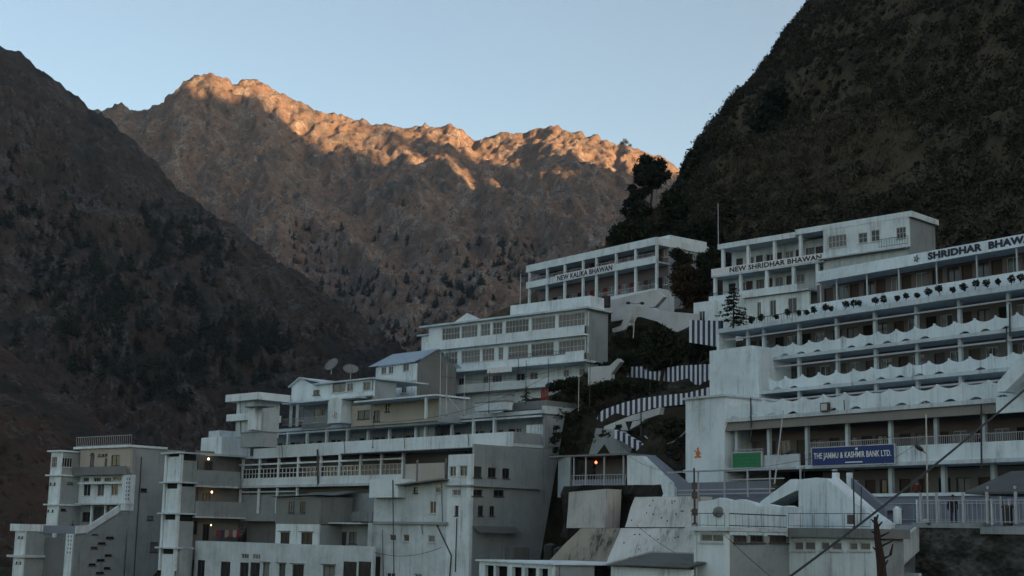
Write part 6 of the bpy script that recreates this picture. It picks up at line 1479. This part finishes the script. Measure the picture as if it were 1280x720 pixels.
for sx in (-1, 1): g = MB(); g.bar(top, top+Vector((sx*.6, 0, .12)), .03, None, 5); g.lump(top+Vector((sx*.75, 0, .1)), .26, .18, .17, 8, 6); g.build('floodlight', IRON, t)
pole('thin white mast on the scrub slope left of NEW SHRIDHAR BHAWAN', 898, 308, 897.5, 254, 175, .06, RAIL_W, 'mast', cat='mast'); pole('thin mast at the left end of the gallery hotel', 650, 383, 651, 342, 190, .06, STEEL, 'mast', cat='mast')
for i, (x, y0, y1, D, lb) in enumerate(((550, 523, 440, 141, 'thin pale mast on the guest house roof, leftmost of the row'), (558, 520, 455, 141, 'thin pale mast beside the slanting brace on the guest house roof'), (580, 520, 468, 141, 'thin pale mast on the guest house roof below the middle hotel'), (611, 516, 464, 140, 'dark pole by the roof tank of the guest house'), (657, 505, 450, 141, 'thin dark pole before the lower verandah of the three storey hotel'), (685, 507, 448, 141, 'dark pole beside the clipped bush on the guest house roof'), (723, 516, 462, 138, 'thin pale pole before the broad hedge, with a white tag'), (737, 518, 446, 138, 'thin pole at the corner of the three storey hotel'), (812, 498, 474, 133, 'short thin post in the garden below the round tree'), (1076, 655, 608, 75, 'thin dark rod on the low house roof beside the lamp post'), (466, 560, 520, 137, 'thin mast in front of the top gallery of the guest house'))):
    pole(lb, x, y0, x+.8, y1, D, .04, STEEL if 'pale' in lb else IRON, 'mast', cat='mast')
t, top = pole('dark garden post with a hanging basket lantern by the short striped wall', 801, 556, 801.5, 496, 121, .07, IRON, 'lamp_post', cat='lamp post')
t = thing('lantern', 'dark cone shaped lantern hanging over the short striped wall', 'lantern', P(786, 538, 121)); g = MB(); g.bar((0, 0, 0), (0, 0, .75), .06, .32, 10); g.build('shade', IRON, t); MB().bar((0, 0, .75), (1.05, 0, .95), .03, None, 5).build('arm', IRON, t)
t = thing('floodlight', 'dark floodlight head on a bracket by the tall pale pole at the bank balcony', 'lamp', P(1149, 560, 80)); g = MB(); g.lump((0, 0, 0), .26, .16, .16, 9, 6); g.v = [(x, y, z+x*-.5) for x, y, z in g.v]; g.build('lamp_head', IRON, t); MB().bar((.1, .1, -.05), (.42, .1, -.3), .03, None, 5).build('bracket', IRON, t)
t = thing('floodlight', 'dark floodlight head beside the leaning pole at the green sign', 'lamp', P(987, 565, 86)); g = MB(); g.lump((0, 0, 0), .30, .16, .13, 9, 6); g.v = [(x, y, z+x*.4) for x, y, z in g.v]; g.build('lamp_head', IRON, t); MB().bar((-.1, .1, -.05), (-.5, .1, -.2), .03, None, 5).build('bracket', IRON, t)
# dark downpipes on the long hotel facade
for x, y0, y1, off in ((1226.5, 506, 585, -.35), (1262, 380, 420, y3-.2), (1258, 410, 450, y4), (938.5, 497, 545, -.2)):
    pipe(S, sh, [(x, y0), (x+.5, y1)], off, .06)
for f_, par_, off_, lst in ((Bf, bh, yTw-.10, [[(478, 662), (479, 722)], [(527, 656), (528, 668)], [(552, 604), (553, 652)], [(556, 575), (556.5, 600)]]), (Bf, bh, yP-.22, [[(352, 552), (353, 571)], [(430, 548), (431, 566)], [(505, 545), (506, 561)], [(585, 540), (586, 558)]]), (Bf, lh, -.07, []), (S, sh, -.36, [[(1005, 583), (1005.5, 612)], [(1055, 500), (1055.5, 512)]]), (Cf, ch, -1.05, [[(560, 458), (560.5, 487)], [(648, 448), (648.5, 476)]]), (Tf, th, .55, [[(300, 502), (301, 540)]])):
    for q_ in lst: pipe(f_, par_, q_, off_, .035)
# wires
def cable(label, a, b_, sag, r, mat=None, name='cable'):
    a, b_ = P(*a), P(*b_); n = 18; o = a; g = MB(); pts = []
    for i in range(n+1): u = i/n; q = a.lerp(b_, u)-Vector((0, 0, sag*4*u*(1-u))); pts.append(q-o)
    g.tube(pts, r, 5); ob = g.build(name, mat or IRON); ob.location = o; return tag(ob, label, 'cable')
cable('thick dark cable slanting across the lower right corner', (1296, 474, 40), (975, 730, 34), .12, .032)
cable('thin wire from the tall pale pole to the dark low house post', (1158, 530, 79), (868, 590, 80), .6, .012); cable('thin wire from the tall pale pole down to the slim lamp post', (1158, 545, 79), (1067, 592, 76), .3, .012)
cable('thin wire from the low house roof post to the kiosk roof', (868, 588, 80), (783, 568, 112), .5, .013); cable('sagging pale rope along the bank below the striped path wall', (806, 545, 118), (858, 538, 112), .9, .05, RAIL_W, 'rope')
cable('wire crossing the scrub hillside above the SHRIDHAR BHAWAN roof', (1130, 175, 230), (1300, 206, 150), 1.0, .02, STEEL); cable('faint wire over NEW SHRIDHAR BHAWAN to the right edge', (898, 258, 175), (1300, 246, 140), 2.0, .012, IRON); cable('second faint wire over the white balcony hotel', (898, 262, 175), (1300, 262, 140), 2.5, .012, IRON)
cable('wire along the guest house roof masts', (550, 470, 141), (737, 450, 138), 1.0, .02); cable('lower wire along the guest house roof masts', (466, 528, 137), (685, 470, 141), 1.2, .02); cable('wire hung across the front of the lower tower block', (468, 690, 118), (552, 684, 115), .5, .02); cable('wire slanting down over the low house front', (905, 668, 68), (965, 722, 64), .05, .015); cable('wire across the whitewashed retaining walls', (795, 656, 90), (870, 704, 84), .2, .015)
# roof things on the guest house
def rbox(name, label, cat, x0, x1, y0, y1, D, mat, depth=1.5, yaw=42, lidded=True):
    f = Frame((x0+x1)/2, y1, D, yaw); t = f.thing(name, label, cat); a, b_ = f.s(x0, y1), f.s(x1, y1); h = f.z((x0+x1)/2, y0); MB().box(a, b_, 0, depth, 0, h).build('body', mat, t)
    if lidded: MB().box(a-.08, b_+.08, -.08, depth+.08, h+.002, h+.1).build('lid', W4, t)
    return t
rbox('water_tank', 'grey blue water tank box on the guest house roof', 'tank', 608, 628, 494, 506, 142, W3); rbox('parapet_block', 'pale low roof block beside the water tank on the guest house', 'block', 594, 631, 503, 513, 141, W2, 1.0); rbox('roof_wall', 'stained grey parapet wall along the right part of the guest house roof', 'wall', 634, 684, 502, 512, 142, W4, .25, lidded=False)
t = Bf.thing('roof_wall', 'stained grey parapet wall running back along the right edge of the guest house roof', 'wall', None, (0, 0, 0)); MB().box(-.2, .15, .3, yBk, .56, 1.1).build('masonry', W4, t)
t = rbox('roof_hut', 'small lean-to hut at the left end of the top gallery', 'hut', 300, 326, 541, 559, 152, W3, 2.0)
for i, (x, y, lb) in enumerate(((686, 505, 'dark red cloth hanging by the bush on the guest house roof'),)):
    t = thing('hanging_cloth', lb, 'cloth', P(681, 500, 143)); g = MB(); [g.box(-.4+.16*k, -.26+.16*k, -.03*(k % 2), .03, -.2+.06*(k % 3), 1.25) for k in range(5)]; g.build('fabric', RED, t)
t = thing('brace_pole', 'slanting pale brace pole on the guest house roof', 'pole', P(557, 493, 142)); MB().bar((0, 0, 0), P(577, 516, 141)-P(557, 493, 142), .05, None, 6).build('shaft', STEEL, t); MB().bar((0, 0, -1.4), (0, 0, 0.1), .04, None, 6).build('leg', STEEL, t)
# bits on the hotel terraces: tanks and barrels
def barrel(label, x, y, D, h, r, mat):
    t = thing('water_barrel', label, 'barrel', P(x, y, D)); g = MB(); g.bar((0, 0, 0), (0, 0, h), r, r*.97, 14); g.build('drum', mat, t); g = MB(); g.bar((0, 0, h), (0, 0, h+.12), r*.8, r*.3, 14); g.build('lid', mat, t)
BLACKP = plain('black_plastic', (.018, .019, .021), .45)
barrel('black water barrel on the dark ground at the foot of the stained guest house', 700, 707, 102, 1.2, .5, BLACKP); barrel('second black water barrel nearer the guest house wall', 688, 700, 106, 1.1, .5, BLACKP); barrel('black roof barrel above the middle hotel roof edge', 757, 384, 168, 1.3, .6, BLACKP)
for x, y, D, lb in ((1122, 655, 83, 'white plaster post at the head of the stone steps'),): barrel(lb, x, y, D, .9, .25, W1); bpy.data.objects[-1:]
# people
SKIN = plain('skin', (.20, .12, .085), .6, 0, .1); HAIR = plain('black_hair', (.012, .011, .010), .6)
def skinned(verts, edges, rad, name, mat, par, root=0):
    me = bpy.data.meshes.new(name); me.from_pydata(verts, edges, []); o = bpy.data.objects.new(name, me); COL.objects.link(o)
    md = o.modifiers.new('skin', 'SKIN'); md.use_smooth_shade = True; sub = o.modifiers.new('sub', 'SUBSURF'); sub.levels = sub.render_levels = 1
    for i, r_ in enumerate(rad): d = me.skin_vertices[0].data[i]; d.radius = (r_ if isinstance(r_, tuple) else (r_, r_)); d.use_root = (i == root)
    bpy.context.view_layer.update(); m2 = bpy.data.meshes.new_from_object(o.evaluated_get(bpy.context.evaluated_depsgraph_get())); o.modifiers.clear(); o.data = m2; m2.materials.clear(); m2.materials.append(mat); o.parent = par; return o
def person(label, loc, face, coat, legs, arms=((-.1, .05), (.1, .05)), step=.08):
    t = thing('person', label, 'person', loc, face)
    aL, aR = arms; J = [(0, 0, .92), (0, 0, 1.18), (0, .01, 1.38), (0, 0, 1.47), (0, -.015, 1.56), (0, -.02, 1.68),
         (-.19, 0, 1.38), (-.24+aL[0]*.4, -aL[1], 1.12), (-.23+aL[0]*.2, -.06-aL[1]*2, .90), (-.23+aL[0]*.2, -.09-aL[1]*2, .82), (.19, 0, 1.38), (.24+aR[0]*.4, -aR[1], 1.12), (.23+aR[0]*.2, -.06-aR[1]*2, .90), (.23+aR[0]*.2, -.09-aR[1]*2, .82),
         (-.09, 0, .86), (-.10, -step, .48), (-.10, -step*.4, .08), (-.10, -step*.4-.16, .03), (.09, 0, .86), (.10, step*.6, .48), (.10, step, .08), (.10, step-.16, .03)]
    Ed = [(0, 1), (1, 2), (2, 3), (3, 4), (4, 5), (2, 6), (6, 7), (7, 8), (8, 9), (2, 10), (10, 11), (11, 12), (12, 13), (0, 14), (14, 15), (15, 16), (16, 17), (0, 18), (18, 19), (19, 20), (20, 21)]
    Rd = [(.14, .10), (.14, .10), (.13, .09), .055, .085, .075, .06, .048, .038, .035, .06, .048, .038, .035, .085, .058, .042, .035, .085, .058, .042, .035]
    skinned(J, Ed, Rd, 'body', SKIN, t)
    ci = [0, 1, 2, 6, 7, 8, 10, 11, 12]; mp = {q: k for k, q in enumerate(ci)}
    skinned([J[q] for q in ci]+[(0, 0, .80)], [(mp[a], mp[b_]) for a, b_ in Ed if a in mp and b_ in mp]+[(0, 9)], [(.175, .135), (.165, .125), (.155, .11), .078, .066, .054, .078, .066, .054, (.18, .14)], 'coat', coat, t)
    ci = [0, 14, 15, 16, 18, 19, 20]; mp = {q: k for k, q in enumerate(ci)}
    skinned([J[q] for q in ci], [(mp[a], mp[b_]) for a, b_ in Ed if a in mp and b_ in mp], [(.15, .11), .10, .075, .062, .10, .075, .062], 'trousers', legs, t)
    g = MB(); g.lump((0, .012, 1.665), .092, .10, .085, 12, 8); g.build('hair', HAIR, t, True)
    return t
DKC = plain('dark_coat', (.018, .019, .024), .9); GRC = plain('grey_trousers', (.04, .042, .05), .9); RDC = plain('maroon_shawl', (.10, .03, .028), .9); BRC = plain('brown_jacket', (.06, .045, .035), .9); BLC = plain('blue_jacket', (.03, .04, .08), .9)
person('person in a dark coat standing at the white terrace fence above the stone wall', Vf.world(Vf.s(1192, 650, 1.6), 1.6, zt1-.1), R(-30), DKC, GRC)
person('person in a dark jacket standing on the terrace left of the stair cover roof', S.world(S.s(985, 600, -1.2), -1.2, -2.75), R(20), DKC, GRC, step=.05)
person('person in a brown jacket walking behind the peak of the white stair cover', S.world(S.s(1003, 600, -.9), -.9, -2.75), R(80), BRC, DKC, step=.2)
person('person in a maroon shawl on the ground floor verandah right of the bank sign', S.world(S.s(1146, 600, .5), .5, -2.74), R(-40), RDC, GRC)
person('person in a dark coat on the balcony behind the bank floor rail', S.world(S.s(1225, 545, 1.2), 1.2, .11), R(-20), DKC, GRC)
person('person in a blue jacket on the far left outside stair', Af.world(as_(91, 655, yR+4), yR+4, Af.side(93, 661, sR)[1]-.7), R(-60), BLC, DKC, step=.15)
g = MB(); g.box(S.s(960, 620, -1.4), S.s(1130, 612, -1.4), -2.2, 1.0, -3.1, -2.755); g.build('terrace_floor', W3, sh)
# ---------------------------------------------------------------- the valley's thin evening air
hz = MB(); hz.box(-4200, 4200, -3600, 3400, -60, 1900)
m = bpy.data.materials.new('valley_air'); m.use_nodes = True; t_ = m.node_tree; t_.nodes.clear()
vo = t_.nodes.new('ShaderNodeVolumePrincipled'); vo.inputs['Density'].default_value = .00006; vo.inputs['Color'].default_value = (.62, .80, 1.0, 1); vo.inputs['Anisotropy'].default_value = .2
ou = t_.nodes.new('ShaderNodeOutputMaterial'); t_.links.new(vo.outputs[0], ou.inputs['Volume'])
tag(hz.build('haze', m), 'thin bluish evening haze filling the valley', 'haze', kind='stuff')
SC.cycles.volume_bounces = 0
